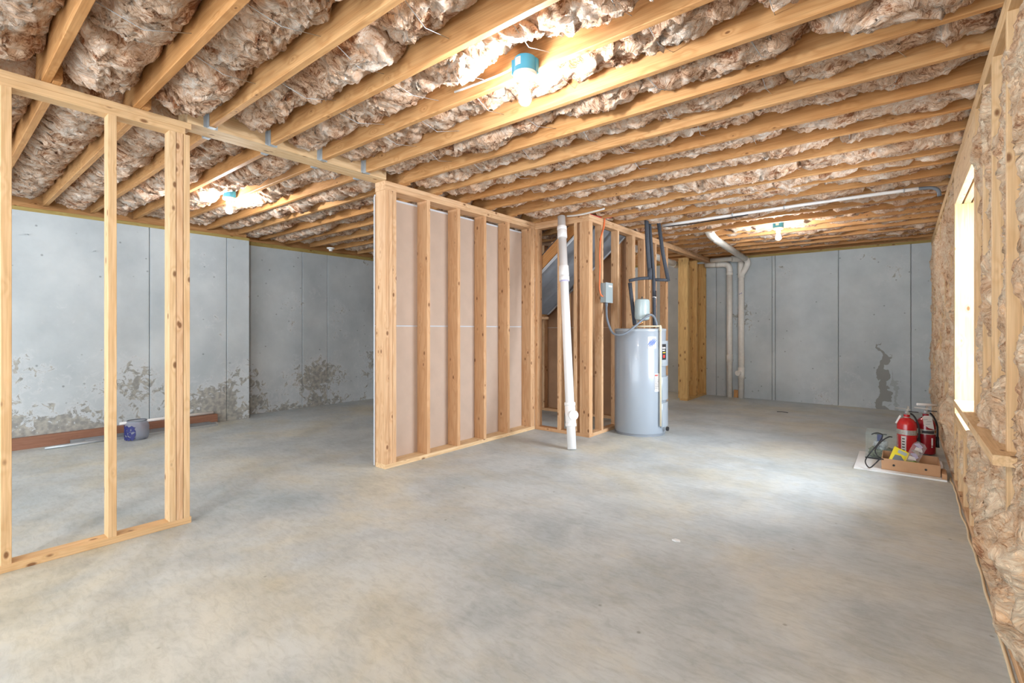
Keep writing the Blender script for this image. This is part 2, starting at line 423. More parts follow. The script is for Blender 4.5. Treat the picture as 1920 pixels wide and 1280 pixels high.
    l.new(n2.outputs[0], bp.inputs['Height']); l.new(bp.outputs[0], b.inputs['Normal'])
    return m


PINE = wood('pine_stud', (.77, .535, .33), (.63, .375, .20), (.52, .275, .125))
JOIST = wood('pine_joist', (.68, .405, .185), (.55, .275, .10), (.42, .18, .05), knots=.09)
PALE = wood('pine_pale', (.80, .60, .37), (.70, .47, .25), (.60, .37, .175))
TREAT = wood('treated_plate', (.46, .36, .13), (.36, .27, .09), (.28, .19, .05))
BROWNB = wood('brown_board', (.33, .17, .115), (.29, .145, .095), (.26, .125, .08), knots=.02)
OSB = plain('osb_sheathing', (.56, .38, .19), .8, noise=.35, nscale=30)
KNOTTY = wood('knotty_pine', (.72, .50, .22), (.60, .37, .14), (.50, .27, .09), knots=.21)
INS = insulation_mat('fiberglass_pink', (.94, .83, .73), (.78, .52, .345), (.30, .11, .038), lo=.395, hi=.59)
INSW = insulation_mat('fiberglass_wall', (.90, .73, .53), (.76, .48, .275), (.36, .14, .05), lo=.35, hi=.565)
WALLC = concrete_wall('poured_concrete')
WALLB = concrete_wall('poured_concrete_back', low=False, drip=[(0, -.235, .06, .98, .75), (0, -.10, .02, .62, .35)])
FLOORC = concrete_floor('concrete_slab')
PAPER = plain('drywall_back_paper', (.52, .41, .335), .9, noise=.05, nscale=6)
PAPERSHADE = plain('drywall_shaded_paper', (.36, .21, .12), .9, noise=.08, nscale=6)  # the same back paper with the closet's warm shade put into the colour
DRYEDGE = plain('drywall_edge', (.62, .68, .76), .8)
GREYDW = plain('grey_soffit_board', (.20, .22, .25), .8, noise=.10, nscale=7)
PVC = plain('white_pvc', (.86, .87, .88), .32, coat=.2)
PVCO = plain('ivory_pvc', (.82, .81, .77), .4, noise=.05)
PURPLE = plain('purple_primer', (.50, .47, .72), .4)
STEEL = plain('galvanized_steel', (.52, .57, .61), .4, .45, noise=.1)
CHROME = plain('bright_aluminium', (.58, .61, .64), .25, .75)
TANKG = plain('tank_enamel', (.31, .36, .42), .28, coat=.5)
TANKG2 = plain('tank_cover_enamel', (.35, .40, .45), .32, coat=.3)
TANKD = plain('tank_base_grey', (.22, .25, .29), .5)
EXPG = plain('expansion_tank_grey', (.40, .50, .52), .3, coat=.4)
FOAM = plain('dark_pipe_foam', (.055, .065, .085), .75, noise=.15, nscale=60)
COPPER = plain('copper', (.55, .27, .12), .35, 1, noise=.15)
CPVC = plain('cream_cpvc', (.72, .64, .47), .4)
GREYBOX = plain('grey_steel_box', (.34, .41, .43), .4, coat=.2)
CONDUIT = plain('grey_conduit', (.17, .20, .24), .5)
ORANGE = plain('orange_cable', (.80, .20, .07), .45)
RED = plain('red_cable', (.60, .05, .05), .45)
BLACK = plain('black_rubber', (.012, .013, .016), .5)
WHITE = plain('white_plastic', (.80, .80, .80), .4)
WCABLE = plain('white_cable', (.74, .73, .70), .5)
BLUEBOX = plain('blue_plastic_box', (.02, .25, .42), .45)
PORC = plain('white_porcelain', (.86, .86, .85), .3)
LABELW = plain('white_label', (.80, .81, .82), .5)
LABELK = plain('black_label', (.03, .03, .035), .5)
LABELB = plain('blue_print', (.03, .10, .42), .5)
LABELR = plain('red_print', (.62, .05, .04), .5)
LABELY = plain('yellow_print', (.80, .55, .05), .5)
REDPAINT = plain('red_enamel', (.55, .012, .018), .25, coat=.6)
DKRED = plain('dark_red_enamel', (.30, .008, .02), .25, coat=.6)
SILVER = plain('silver_band', (.55, .54, .51), .35, .6, noise=.2, nscale=90)
CARD = plain('brown_cardboard', (.46, .27, .15), .85, noise=.06, nscale=12)
CARDIN = plain('cardboard_inside', (.36, .20, .10), .85, noise=.08, nscale=12)
PAPERW = plain('white_foam_board', (.74, .76, .77), .7)
YELLOW = plain('yellow_packet', (.82, .70, .02), .4, coat=.3)
GREENL = plain('green_rubber', (.20, .28, .05), .6, noise=.3, nscale=60)
CAULK = plain('cream_caulk', (.74, .62, .42), .6)
NAVY = plain('navy_print', (.02, .025, .16), .5)
BULBM = emit('lit_bulb', (.97, .985, 1.0), BULB)
BULBOFF = plain('unlit_bulb', (.85, .86, .88), .3)


def glassy(name, tint, rough, alpha):
    m, n, l, b = new_mat(name)
    b.inputs['Base Color'].default_value = (*tint, 1); b.inputs['Roughness'].default_value = rough; b.inputs['Alpha'].default_value = alpha
    return m


GLASS = glassy('clear_glass', (.45, .58, .54), .05, .07)
WINGLASS = glassy('window_glass', (.85, .92, .95), .03, .12)
CLEARBAG = glassy('clear_plastic', (.74, .72, .78), .2, .2)
JARP = glassy('frosted_plastic', (.36, .40, .50), .3, .55)


# ------------------------------------------------------------------ room shell
XR, XL, XL2, YB, ZT = 0.30, -6.83, -7.08, 9.05, 2.455                # right stud face, left wall, recessed left wall, back wall, underside of joists
Y0 = -2.4
fl = box('floor', (-7.5, Y0, -.15), (.75, YB + .3, 0), FLOORC); fl['kind'] = 'structure'
# the floor mesh is a slab: thickness along z is the smallest side

# left wall
wl = box('wall_left', (XL - .40, Y0, 0), (XL - .06, 2.81, 2.375), WALLC); wl['kind'] = 'structure'
g = .003
ys = [Y0, -1.3, -.35, 1.375, 1.705, 2.532, 2.81]
for a, b_ in zip(ys[:-1], ys[1:]):
    box('concrete_panel', (XL - .07, a + g, .0), (XL, b_ - g * (b_ < 2.8), 2.375), WALLC, wl, .004)
ys = [2.81, 3.678, 4.088, 5.3, 6.6, 7.9, YB]
for a, b_ in zip(ys[:-1], ys[1:]):
    box('concrete_panel', (XL2 - .07, a + g * (a > 2.9), .0), (XL2, b_ - g, 2.36), WALLC, wl, .004)
box('sill_plate', (XL - .14, Y0, 2.375), (XL, 2.81, 2.413), TREAT, wl)
box('sill_plate', (XL2 - .14, 2.81, 2.36), (XL2, 5.6, 2.413), TREAT, wl)
# rusty tie stubs sticking out of the wall
for (y, z) in ((.70, 2.14), (1.22, 2.04)):
    tube('form_tie', [(XL - .01, y, z), (XL + .05, y - .01, z - .004), (XL + .075, y - .035, z - .01)], .004, STEEL, wl, 6)

# back wall
wb = box('wall_back', (XL2 - .4, YB + .06, 0), (.7, YB + .35, 2.42), WALLB); wb['kind'] = 'structure'
xs = [XL2, -5.8, -4.6, -3.3, -2.62, -1.72, -1.672, -.794, .078, .40]
for a, b_ in zip(xs[:-1], xs[1:]):
    box('concrete_panel', (a + g, YB, .0), (b_ - g, YB + .07, 2.42), WALLB, wb, .004)
box('sill_plate', (XL2, YB, 2.42), (.4, YB + .14, 2.458), TREAT, wb)

# right wall: 2x6 studs, sheathing outside, fiberglass between
wr = link('wall_right', None); wr['kind'] = 'structure'
D6 = .14
WY0, WY1, WZ0, WZ1 = 3.68, 4.99, .555, 2.14                          # window rough opening
YF = -1.0
for nm, lo, hi in (('sheathing', (XR + D6, YF, 0), (XR + D6 + .012, WY0, 2.69)), ('sheathing', (XR + D6, WY1, 0), (XR + D6 + .012, YB, 2.69)),
                   ('sheathing', (XR + D6, WY0, 0), (XR + D6 + .012, WY1, WZ0)), ('sheathing', (XR + D6, WY0, WZ1), (XR + D6 + .012, WY1, 2.69))):
    box(nm, lo, hi, OSB, wr)
box('bottom_plate', (XR, YF, 0), (XR + D6, YB, .038), PINE, wr)
box('top_plate', (XR, YF, ZT - .076), (XR + D6, YB, ZT - .038), PALE, wr)
box('top_plate', (XR, YF, ZT - .038), (XR + D6, YB, ZT), PALE, wr)
T = .038
studs_r = [y for y in (-.9, -.51, -.12, .27, .66, 1.05, 1.44, 1.83, 2.22, 2.61, 3.0, 3.31)]
studs_far = [5.42, 5.81, 6.2, 6.59, 6.98, 7.37, 7.76, 8.15, 8.54, 8.93]
for y in studs_r + studs_far:
    box('stud', (XR, y - T, .038), (XR + D6, y, ZT - .076), PALE, wr)
for y in (WY0, WY1 + T):                                             # trimmers, then king studs
    box('trimmer_stud', (XR, y - T, .038), (XR + D6, y, WZ1), PALE, wr)
for y in (WY0 - T - .001, WY1 + 2 * T + .001):
    box('king_stud', (XR, y - T, .038), (XR + D6, y, ZT - .076), PALE, wr)
for k, x in enumerate((XR + .001, XR + .0505, XR + .100)):
    box('header_board', (x, WY0 - T, WZ1), (x + .039, WY1 + T, ZT - .077), PALE, wr)
for z in (WZ0 - T, WZ0 - 2 * T):
    box('sill_board', (XR, WY0, z), (XR + D6, WY1, z + T - .001), PALE, wr)
for y in (3.93, 4.32, 4.71):
    box('cripple_stud', (XR, y - T, .038), (XR + D6, y, WZ0 - 2 * T), PALE, wr)
box('rim_board', (XR + .10, YF, ZT), (XR + D6, YB, ZT + .235), JOIST, wr)
box('blocking', (XR - .05, 2.47, .695), (XR + .09, 4.24, .733), PALE, wr)
# wood jamb liner outside the stud wall and the window unit in it
for nm, lo, hi in (('jamb_board', (XR + D6 + .012, WY1, WZ0), (XR + .30, WY1 + .03, WZ1)), ('jamb_board', (XR + D6 + .012, WY0 - .03, WZ0), (XR + .30, WY0, WZ1)),
                   ('jamb_board', (XR + D6 + .012, WY0, WZ1), (XR + .30, WY1, WZ1 + .03)), ('jamb_board', (XR + D6 + .012, WY0, WZ0 - .03), (XR + .30, WY1, WZ0))):
    box(nm, lo, hi, PALE, wr)
win = link('window_1', None, None, None, Matrix.Translation((XR + .27, (WY0 + WY1) / 2, WZ0))); win['kind'] = 'structure'
xw = XR + .255
for nm, lo, hi in (('window_frame', (xw, WY0, WZ0), (xw + .05, WY0 + .05, WZ1)), ('window_frame', (xw, WY1 - .05, WZ0), (xw + .05, WY1, WZ1)),
                   ('window_frame', (xw, WY0 + .05, WZ0), (xw + .05, WY1 - .05, WZ0 + .05)), ('window_frame', (xw, WY0 + .05, WZ1 - .05), (xw + .05, WY1 - .05, WZ1)),
                   ('meeting_rail', (xw + .005, WY0 + .05, 1.33), (xw + .045, WY1 - .05, 1.37))):
    box(nm, lo, hi, WHITE, win)
for z0, z1 in ((WZ0 + .05, 1.33), (1.37, WZ1 - .05)):
    box('pane', (xw + .022, WY0 + .05, z0), (xw + .026, WY1 - .05, z1), WINGLASS, win)

# ceiling: subfloor, joists, flush beam, hangers
ce = box('ceiling', (-7.5, Y0, ZT + .235), (.75, YB + .3, ZT + .255), OSB); ce['kind'] = 'structure'
PITCH = .376
JY = [1.185 + PITCH * k + (.085 if k == 9 else 0) for k in range(-5, 21)]                      # far lower edge of every joist on the right-hand side
JD, JT = .235, .037
BX0, BX1 = -3.565, -3.40                                             # flush beam, three plies
BY0, BY1 = 1.06, 2.50
SHIFT = .036
for k, y in enumerate(JY):
    if y > YB - .04: continue
    inb = BY0 < y < BY1
    x0 = BX1 if inb else -3.62
    dz = random.uniform(-.003, .003)
    board('joist', (x0, y - JT / 2, ZT + JD / 2), (XR + .10, y - JT / 2, ZT + JD / 2), JD, JT, (0, 1, 0), JOIST, ce)
    if y < 6.0:
        yl = y + SHIFT + .002; x1 = BX0 if inb else -3.36
        xe = XL - .05 if yl < 2.8 else XL2 - .05
        board('joist', (xe, yl - JT / 2, ZT + JD / 2), (x1, yl - JT / 2, ZT + JD / 2), JD, JT, (0, 1, 0), JOIST, ce)
for i in range(3):
    box('beam_ply', (BX0 + i * .055, BY0 - .02, ZT), (BX0 + i * .055 + .0545, BY1, ZT + JD), PALE, ce)
box('rim_block', (XL - .13, Y0, 2.413), (XL - .09, 2.81, ZT + JD), JOIST, ce)
box('rim_block', (XL2 - .13, 2.81, 2.413), (XL2 - .09, YB, ZT + JD), JOIST, ce)
box('rim_board', (XL2 - .13, YB + .10, 2.459), (XR + .14, YB + .138, ZT + JD), JOIST, ce)
for y in JY:
    if not BY0 < y < BY1: continue
    for sx, yy, xf in ((1, y, BX1), (-1, y + SHIFT + .002, BX0)):
        b = bmesh.new()
        def bb(lo, hi):
            r = bmesh.ops.create_cube(b, size=1)['verts']
            for q in r: q.co = Vector([(lo[i] + hi[i]) / 2 + q.co[i] * (hi[i] - lo[i]) for i in range(3)])
        xa, xb = sorted((xf, xf + sx * .038))
        bb((xa, yy - JT - .002, ZT - .0025), (xb, yy + .002, ZT - .0005))
        bb((xa, yy - JT - .0025, ZT - .002), (xb, yy - JT - .0005, ZT + .10)); bb((xa, yy + .0005, ZT - .002), (xb, yy + .0025, ZT + .10))
        xa, xb = sorted((xf, xf + sx * .002))
        bb((xa, yy - JT - .022, ZT), (xb, yy - JT, ZT + .10)); bb((xa, yy, ZT), (xb, yy + .022, ZT + .10))
        me = bpy.data.meshes.new('hanger'); b.to_mesh(me); b.free()
        link('joist_hanger', me, STEEL, ce)

# ------------------------------------------------------------------ fiberglass batts
def batt(name, M, L, Wd, res, sag, amp, mat, parent, seed, stretch=(1, 1), clump=None, back=.05):
    nu, nv = max(8, int(L / res)), max(8, int(Wd / res))
    u = np.linspace(-1, 1, nu + 1); v = np.linspace(-1, 1, nv + 1)
    U, V = np.meshgrid(u, v, indexing='ij'); U = U.ravel(); V = V.ravel()
    x, y = U * L / 2, V * Wd / 2
    off = np.array([(seed * 13.37) % 200, (seed * 7.91) % 200, (seed * 3.17) % 200])
    p = np.stack([x * stretch[0], y * stretch[1], np.zeros_like(x)], 1) + off
    wx = fbm(p * 5, 2); wy = fbm(p * 5 + 31.7, 2)
    q = p + np.stack([wx, wy, np.zeros_like(wx)], 1) * .09
    lump = fbm(q * 3.0, 2); fold = -ridged(q * 7.0, 3); fine = fbm(q * 38, 3)
    billow = np.abs(pnoise(q * 10)) + .5 * np.abs(pnoise(q * 23 + 5)) - .3
    ey = 1 - np.abs(V) ** 2.4; exx = 1 - np.abs(U) ** 9
    z = sag * (.1 + .9 * ey) * (.35 + .65 * exx) + amp * (lump * .040 + fold * .012 + billow * .040 + fine * .015 + pnoise(q * np.array([60, 130, 60]) * np.array([.9, .7, 1])) * .005)
    if clump is not None: z = z + clump(x, y, q)
    ed = np.minimum(1, (1 - np.abs(V)) * Wd / 2 / .03)                # sideways swirl, pinned at the edges
    eu = np.minimum(1, (1 - np.abs(U)) * L / 2 / .03)
    x = x + eu * fbm(q * 12 + 3, 2) * .034 * amp; y = y + ed * fbm(q * 12 + 57, 2) * .026 * amp
    bd = (np.abs(V) > .9999) | (np.abs(U) > .9999)
    z = np.where(bd, -back, z)
    co = np.stack([x, y, z], 1).astype(np.float32)
    me = bpy.data.meshes.new('batt')
    nV = len(co); idx = np.arange(nV).reshape(nu + 1, nv + 1)
    qd = np.stack([idx[:-1, :-1], idx[1:, :-1], idx[1:, 1:], idx[:-1, 1:]], -1).reshape(-1, 4)
    me.vertices.add(nV); me.vertices.foreach_set('co', co.ravel())
    me.loops.add(qd.size); me.loops.foreach_set('vertex_index', qd.ravel().astype(np.int32))
    me.polygons.add(len(qd)); me.polygons.foreach_set('loop_start', np.arange(0, qd.size, 4, dtype=np.int32))
    me.polygons.foreach_set('use_smooth', np.ones(len(qd), dtype=bool))
    me.update(calc_edges=True)
    return link(name, me, mat, parent, M)


seed = 1
R180 = Matrix.Rotation(PI, 4, 'X')
LAMPS = [(-1.395, 1.835), (-4.99, 1.87), (-1.19, 6.62), (-6.75, 3.95)]
ZI = ZT + .12                                                        # back plane of the ceiling batts


def ceiling_bay(x0, x1, y0, y1, cuts, res, sag, amp, stretch, lift=0):
    global seed
    xs_ = [x0] + sorted(c for c in cuts if x0 + .25 < c < x1 - .25) + [x1]
    for a, b_ in zip(xs_[:-1], xs_[1:]):
        s = sag * random.uniform(.75, 1.25)
        M = Matrix.Translation(((a + b_) / 2, (y0 + y1) / 2, ZI + lift + random.uniform(-.006, .006))) @ R180
        cx, cy = (a + b_) / 2, (y0 + y1) / 2
        lamps = [(lx - cx, cy - ly) for lx, ly in LAMPS if abs(lx - cx) < (b_ - a) / 2 + .3 and abs(ly - cy) < .5]
        def hollow(x, y, q, lamps=lamps):                              # the batt is pushed up round a lamp box
            return -sum(.085 * np.exp(-((x - lx) ** 2 + (y - ly) ** 2) / .15 ** 2) for lx, ly in lamps)
        batt('insulation_batt', M, b_ - a + .012, y1 - y0, res, s, amp, INS, ce, seed, stretch, hollow if lamps else None); seed += 1


for k in range(len(JY) - 1):
    ya, yb = JY[k], JY[k + 1] - JT
    if ya > 8.6: continue
    ym = (ya + yb) / 2
    near = ym < 2.6
    res = .009 if ym < 2.0 else .013 if ym < 3.5 else .017 if ym < 5 else .022
    xr0 = -3.39 if ym < 4.6 else -2.95
    cut = [-.55 + random.uniform(-.3, .3), -1.75 + random.uniform(-.25, .25), -2.75 + random.uniform(-.2, .2)]
    ceiling_bay(xr0, XR + .09, ya, yb, cut, res, .145 if ym < 1.3 else .125 if near else .085, 1.0 if near else .85, (1.0, 1.0), .03 if near else -.028 if ym > 4.4 else -.008)
    if ym < 5.6:
        yl0, yl1 = ya + SHIFT, yb + SHIFT
        cut = [-4.6 + random.uniform(-.3, .3), -5.7 + random.uniform(-.3, .3)]
        ceiling_bay((XL if yl0 < 2.6 else XL2) - .02, -3.58, yl0, yl1, cut, .014 if ym < 2.2 else .02, .12, .85, (1.9, .8), .012)

# wall batts: local x up the wall, local z towards the room
def wall_frame(y, z, back=.058):
    return Matrix(((0, 0, -1, XR + back), (0, 1, 0, y), (1, 0, 0, z), (0, 0, 0, 1)))


bays = sorted(studs_r)
bays = [(a, b_ - T) for a, b_ in zip(bays[:-1], bays[1:])] + [(3.31, WY0 - 2 * T)]
fars = [WY1 + 2 * T] + studs_far
bays += [(a, b_ - T) for a, b_ in zip(fars[:-1], fars[1:])]
for a, b_ in bays:
    if b_ - a < .05: continue
    near = 2.0 < a < 3.5
    ym = (a + b_) / 2
    top = ZT - .08
    cl = None
    if near:
        def cl(x, y, q, ym=ym):
            z = x + top / 2
            m = np.exp(-((z - .38) / .21) ** 2) * (1.0 if ym < 2.95 else .35)
            rec = np.exp(-((z - 1.55) / .45) ** 2)
            return m * (.07 + .08 * fbm(q * 3.1 + 9, 2) - .03 * ridged(q * 6, 2)) - .02 * rec
    elif 4.9 < a < 5.6:
        def cl(x, y, q):
            z = x + top / 2
            return np.exp(-((z - .45) / .22) ** 2) * (.03 + .06 * fbm(q * 4 + 2, 2))
    res = .010 if near else .015 if a > 4.5 else .03
    cutz = .9 + random.uniform(-.3, .5)
    for z0, z1 in ((.04, cutz), (cutz, top)):
        batt('insulation_batt', wall_frame(ym, (z0 + z1) / 2), z1 - z0 + .01, b_ - a, res, .07, .75, INSW, wr, seed, (.8, 1.1),
             (lambda x, y, q, f=cl, c=(z0 + z1) / 2: f(x + c - top / 2, y, q)) if cl else None); seed += 1
for a, b_ in ((3.72, 3.892), (3.932, 4.28), (4.322, 4.67), (4.712, 4.95)):   # under the window sill
    batt('insulation_batt', wall_frame((a + b_) / 2, .26, .07), .40, b_ - a, .012, .06, .8, INSW, wr, seed, (.8, 1.1)); seed += 1

# spring wires that hold the batts up between the joists
for k in range(len(JY) - 1):
    if not .3 < JY[k] < 4.2: continue
    x = -3.15
    while x < .1:
        x += random.uniform(.38, .62)
        dx = random.uniform(-.07, .07)
        tube('support_wire', [(x, JY[k] - .002, ZT + .062), (x + dx * .5, JY[k] + .17, ZT + random.uniform(.0, .03)), (x + dx, JY[k + 1] - JT + .002, ZT + .058)], .0016, STEEL, ce, 5)

# wavy caulk bead along the foot of the right wall
pts = []
y = 2.2
while y < 5.3:
    pts.append((XR - .012 + random.uniform(-.006, .006), y, .004)); y += .12
tube('caulk_bead', pts, .0055, CAULK, wr, 6, True, 2)

# ------------------------------------------------------------------ stud walls
def plate_pair(p, lo, hi, n=2):
    for i in range(n): box('top_plate', (lo[0], lo[1], ZT - .038 * (i + 1)), (hi[0], hi[1], ZT - .038 * i - .0008), PINE, p)


# 1. the near frame at the left
NX0, NX1 = -3.496, -3.407
nf = thing('stud_wall', 'open pine stud frame beside the flush ceiling beam, with nothing between its studs', 'stud wall', (-3.45, .5, 0), kind='thing')
box('bottom_plate', (NX0, -.9, 0), (NX1, 1.062, .038), PALE, nf)
box('top_plate', (NX0, -.9, ZT - .038), (NX1, 1.062, ZT - .0005), PALE, nf); box('top_plate', (NX0, -.9, ZT - .076), (NX1, 1.03, ZT - .0385), PALE, nf)
for y in (-.50, -.11, .292, .700, .982, 1.0185, 1.055):
    box('stud', (NX0, y - .0338 if y > .9 else y - T, .038), (NX1, y, ZT - .076), PALE if y != 1.0185 else PINE, nf)

# 2. partition with drywall on its far side
SX0, SX1 = -3.558, -3.418
p2 = thing('stud_wall', 'pine stud partition backed by pinkish drywall, ending in a tripled post', 'stud wall', (-3.49, 3.5, 0), kind='thing')
box('bottom_plate', (SX0, 2.503, 0), (SX1, 4.64, .038), PALE, p2)
plate_pair(p2, (SX0, 2.50), (SX1, 4.64), 2)
for i, y in enumerate((2.541, 2.5795, 2.618, 3.003, 3.395, 3.781, 4.169, 4.60, 4.64)):
    box('stud', (SX0, y - (T if i > 2 else .0362), .038), (SX1, y, ZT - .0765), PINE, p2)
box('drywall_sheet', (SX0 - .014, 2.495, .012), (SX0 - .001, 4.62, 1.215), PAPER, p2, .0008)
box('drywall_sheet', (SX0 - .014, 2.495, 1.225), (SX0 - .001, 4.62, 2.34), PAPER, p2, .0008)
box('drywall_tape', (SX0 - .0145, 2.5, 1.213), (SX0 - .006, 4.61, 1.227), DRYEDGE, p2, .0005)
box('drywall_tape', (SX0 - .0145, 2.5, 2.340), (SX0 - .004, 4.61, 2.358), DRYEDGE, p2, .0005)
box('drywall_edge', (SX0 - .0145, 2.4945, .012), (SX0 - .0005, 2.4955, 2.34), DRYEDGE, p2, .0002)

# 3. closet framing round the stairs: end wall, long wall and far stub
UX0, UX1 = -2.77, -2.68
p3 = thing('stud_wall', 'L-shaped stud framing around the stairs, behind the water heater', 'stud wall', (-2.9, 5.2, 0), kind='thing')
EY0, EY1 = 4.642, 4.732
box('bottom_plate', (SX1 + .001, EY0, 0), (UX1, EY1, .038), PINE, p3)
plate_pair(p3, (SX1 + .001, EY0), (UX0 - .001, EY1), 2)
for x in (-3.379, -3.06, -2.838):
    box('stud', (x - T, EY0, .038), (x, EY1, ZT - .0765), PINE, p3)
box('bottom_plate', (UX0, EY1 + .001, 0), (UX1, 6.93, .038), PINE, p3)
for i in range(2): box('top_plate', (UX0, EY0, ZT - .038 * (i + 1)), (UX1, YB - .002, ZT - .038 * i - .0008), PINE, p3)
for y in (4.68, 4.7185, 4.965, 5.36, 5.77, 5.81, 6.12, 6.30, 6.50, 6.88, 6.92):
    box('stud', (UX0, y - T, .038), (UX1, y, ZT - .0765), PINE, p3)
box('corner_stud', (-2.80, EY0, .038), (-2.771, EY1, ZT - .0765), PINE, p3)

p4 = thing('stud_wall', 'short stub of stud wall with wide knotty boards, before the far concrete wall', 'stud wall', (-2.86, 8.5, 0), kind='thing')
box('bottom_plate', (-2.92, 8.05, 0), (-2.79, YB - .002, .038), KNOTTY, p4)
for y in (8.09, 8.13, 8.55, 9.04):
    box('stud', (-2.92, y - T, .038), (-2.79, y, ZT - .0765), KNOTTY, p4)
box('backing_board', (-2.945, 8.05, .038), (-2.921, YB - .002, ZT - .0765), KNOTTY, p4)
box('blocking', (-2.915, 8.135, .30), (-2.86, 8.51, 2.25), KNOTTY, p4)

# inner walls seen through the framing
p5 = thing('stud_wall', 'brown drywall and studs on the dark far side of the stairs', 'stud wall', (-4, 5.9, 0), kind='thing')
box('bottom_plate', (-5.4, 5.80, 0), (-2.80, 5.89, .038), PINE, p5)
for x in (-4.9, -4.5, -4.1, -3.7, -3.3, -2.9):
    box('stud', (x - T, 5.80, .038), (x, 5.89, 2.42), PINE, p5)
box('drywall_sheet', (-6.2, 5.892, .012), (-2.80, 5.905, 1.21), PAPERSHADE, p5, .0008)
box('drywall_sheet', (-6.2, 5.892, 1.214), (-2.80, 5.905, 2.685), PAPERSHADE, p5, .0008)
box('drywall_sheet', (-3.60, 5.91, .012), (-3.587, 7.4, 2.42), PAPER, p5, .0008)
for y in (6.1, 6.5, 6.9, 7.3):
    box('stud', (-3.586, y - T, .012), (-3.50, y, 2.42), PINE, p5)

# ------------------------------------------------------------------ staircase seen from below
st = thing('staircase', 'wooden staircase rising behind the studs with a grey board soffit', 'staircase', (-4.2, 5.25, 0))
sl = .808
def zu(x): return 1.868 + (x + 3.43) * sl
xA, xB = -5.2, -2.79
nx = Vector((-sl, 0, 1)).normalized()
xS = -4.0
pa, pb = Vector((xS, 5.26, zu(xS))), Vector((xB, 5.26, zu(xB)))
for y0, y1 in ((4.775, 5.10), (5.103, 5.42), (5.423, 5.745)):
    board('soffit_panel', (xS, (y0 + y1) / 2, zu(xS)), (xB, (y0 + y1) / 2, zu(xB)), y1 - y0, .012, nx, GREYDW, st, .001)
off = nx * .075
for y in (4.765, 5.755):
    board('stringer', Vector((xS - .6, y, zu(xS - .6))) + off, Vector((xB, y, zu(xB))) + off, .125, .036, (0, 1, 0), JOIST, st)
    board('soffit_edge', Vector((xS, y + (.004 if y < 5 else -.004), zu(xS) - .004)), Vector((xB, y + (.004 if y < 5 else -.004), zu(xB) - .004)), .012, .046, (0, 1, 0), DRYEDGE, st, .001)
    board('stringer_cap', Vector((xS - .6, y, zu(xS - .6))) + nx * .142, Vector((xB, y, zu(xB))) + nx * .142, .008, .04, (0, 1, 0), FOAM, st, .001)
for i in range(7):
    x = -4.35 + i * .24
    box('tread', (x - .13, 4.79, zu(x) + .112), (x + .13, 5.73, zu(x) + .14), PINE, st)
box('soffit_nailer', (-4.06, 4.75, 1.33), (-3.98, 5.74, 1.368), PINE, st)
for x in (-3.62, -3.47):
    box('soffit_stud', (x - T, 5.65, .04), (x, 5.735, zu(x) - .03), PINE, st)

# ------------------------------------------------------------------ leaning PVC standpipe
base, top_ = Vector((-2.553, 4.085, 0)), Vector((-2.985, 4.555, 2.452))
ax = (top_ - base).normalized(); Lp = (top_ - base).length
pp = thing('drain_pipe', 'white plastic standpipe leaning from the slab to the ceiling before the stairs', 'pipe', base)
def on(t): return base + (top_ - base) * t
def zf(z): return on(z / 2.452)
tube('pipe', [base, top_], .0445, PVC, pp, 24)
def sleeve(z0, z1, r=.0535, name='coupling', mat=PVC):
    tube(name, [zf(z0), zf(z0 + .004), zf(z1 - .004), zf(z1)], [r - .004, r, r, r - .004], mat, pp, 24)
sleeve(1.71, 1.765, .056); sleeve(1.765, 1.88); sleeve(2.20, 2.29); sleeve(2.29, 2.335, .0545)
tube('primer_ring', [zf(1.697), zf(1.71)], .0455, PURPLE, pp, 24)
sleeve(.215, .25, .0555); sleeve(.25, .415, .0525); sleeve(.415, .45, .0555)
c0 = zf(.335); cd = Vector((.72, -.55, .05)).normalized()
tee = tube('cleanout_tee', [c0, c0 + cd * .085], .043, PVC, pp, 20)
plug = tube('cleanout_plug', [c0 + cd * .082, c0 + cd * .10], .048, PVC, tee, 20)

# ------------------------------------------------------------------ water heater
TX, TY, TR = -2.378, 5.283, .288
wh = thing('water_heater', 'tall grey electric water heater standing by the stair framing', 'water heater', (TX, TY, 0))
lathe('base_ring', [(0, 0), (TR - .012, 0), (TR - .012, .03), (0, .03)], (TX, TY, 0), TANKD, wh, 64)
lathe('tank', [(0, .028), (TR - .004, .028), (TR, .036), (TR, 1.165), (TR - .003, 1.17), (0, 1.17)], (TX, TY, 0), TANKG, wh, 72)
lathe('top_cover', [(0, 1.168), (TR + .003, 1.168), (TR + .003, 1.188), (TR - .004, 1.196), (TR - .03, 1.20), (0, 1.20)], (TX, TY, 0), TANKG2, wh, 72)
aR = math.atan2(math.sin(TH), math.cos(TH))                          # direction across the picture


def patch(name, z0, z1, a0, a1, r, mat, parent, th=.004):
    n = 10
    a0, a1 = math.radians(a0), math.radians(a1)
    me = auto_smooth(lathe_mesh([(r - th - .002, z0), (r, z0), (r, z1), (r - th - .002, z1), (r - th - .002, z0)], n, a1 - a0, a0))
    b = bmesh.new(); b.from_mesh(me); bmesh.ops.holes_fill(b, edges=b.edges); bmesh.ops.recalc_face_normals(b, faces=b.faces); b.to_mesh(me); b.free()
    return link(name, me, mat, parent, Matrix.Translation((TX, TY, 0)))


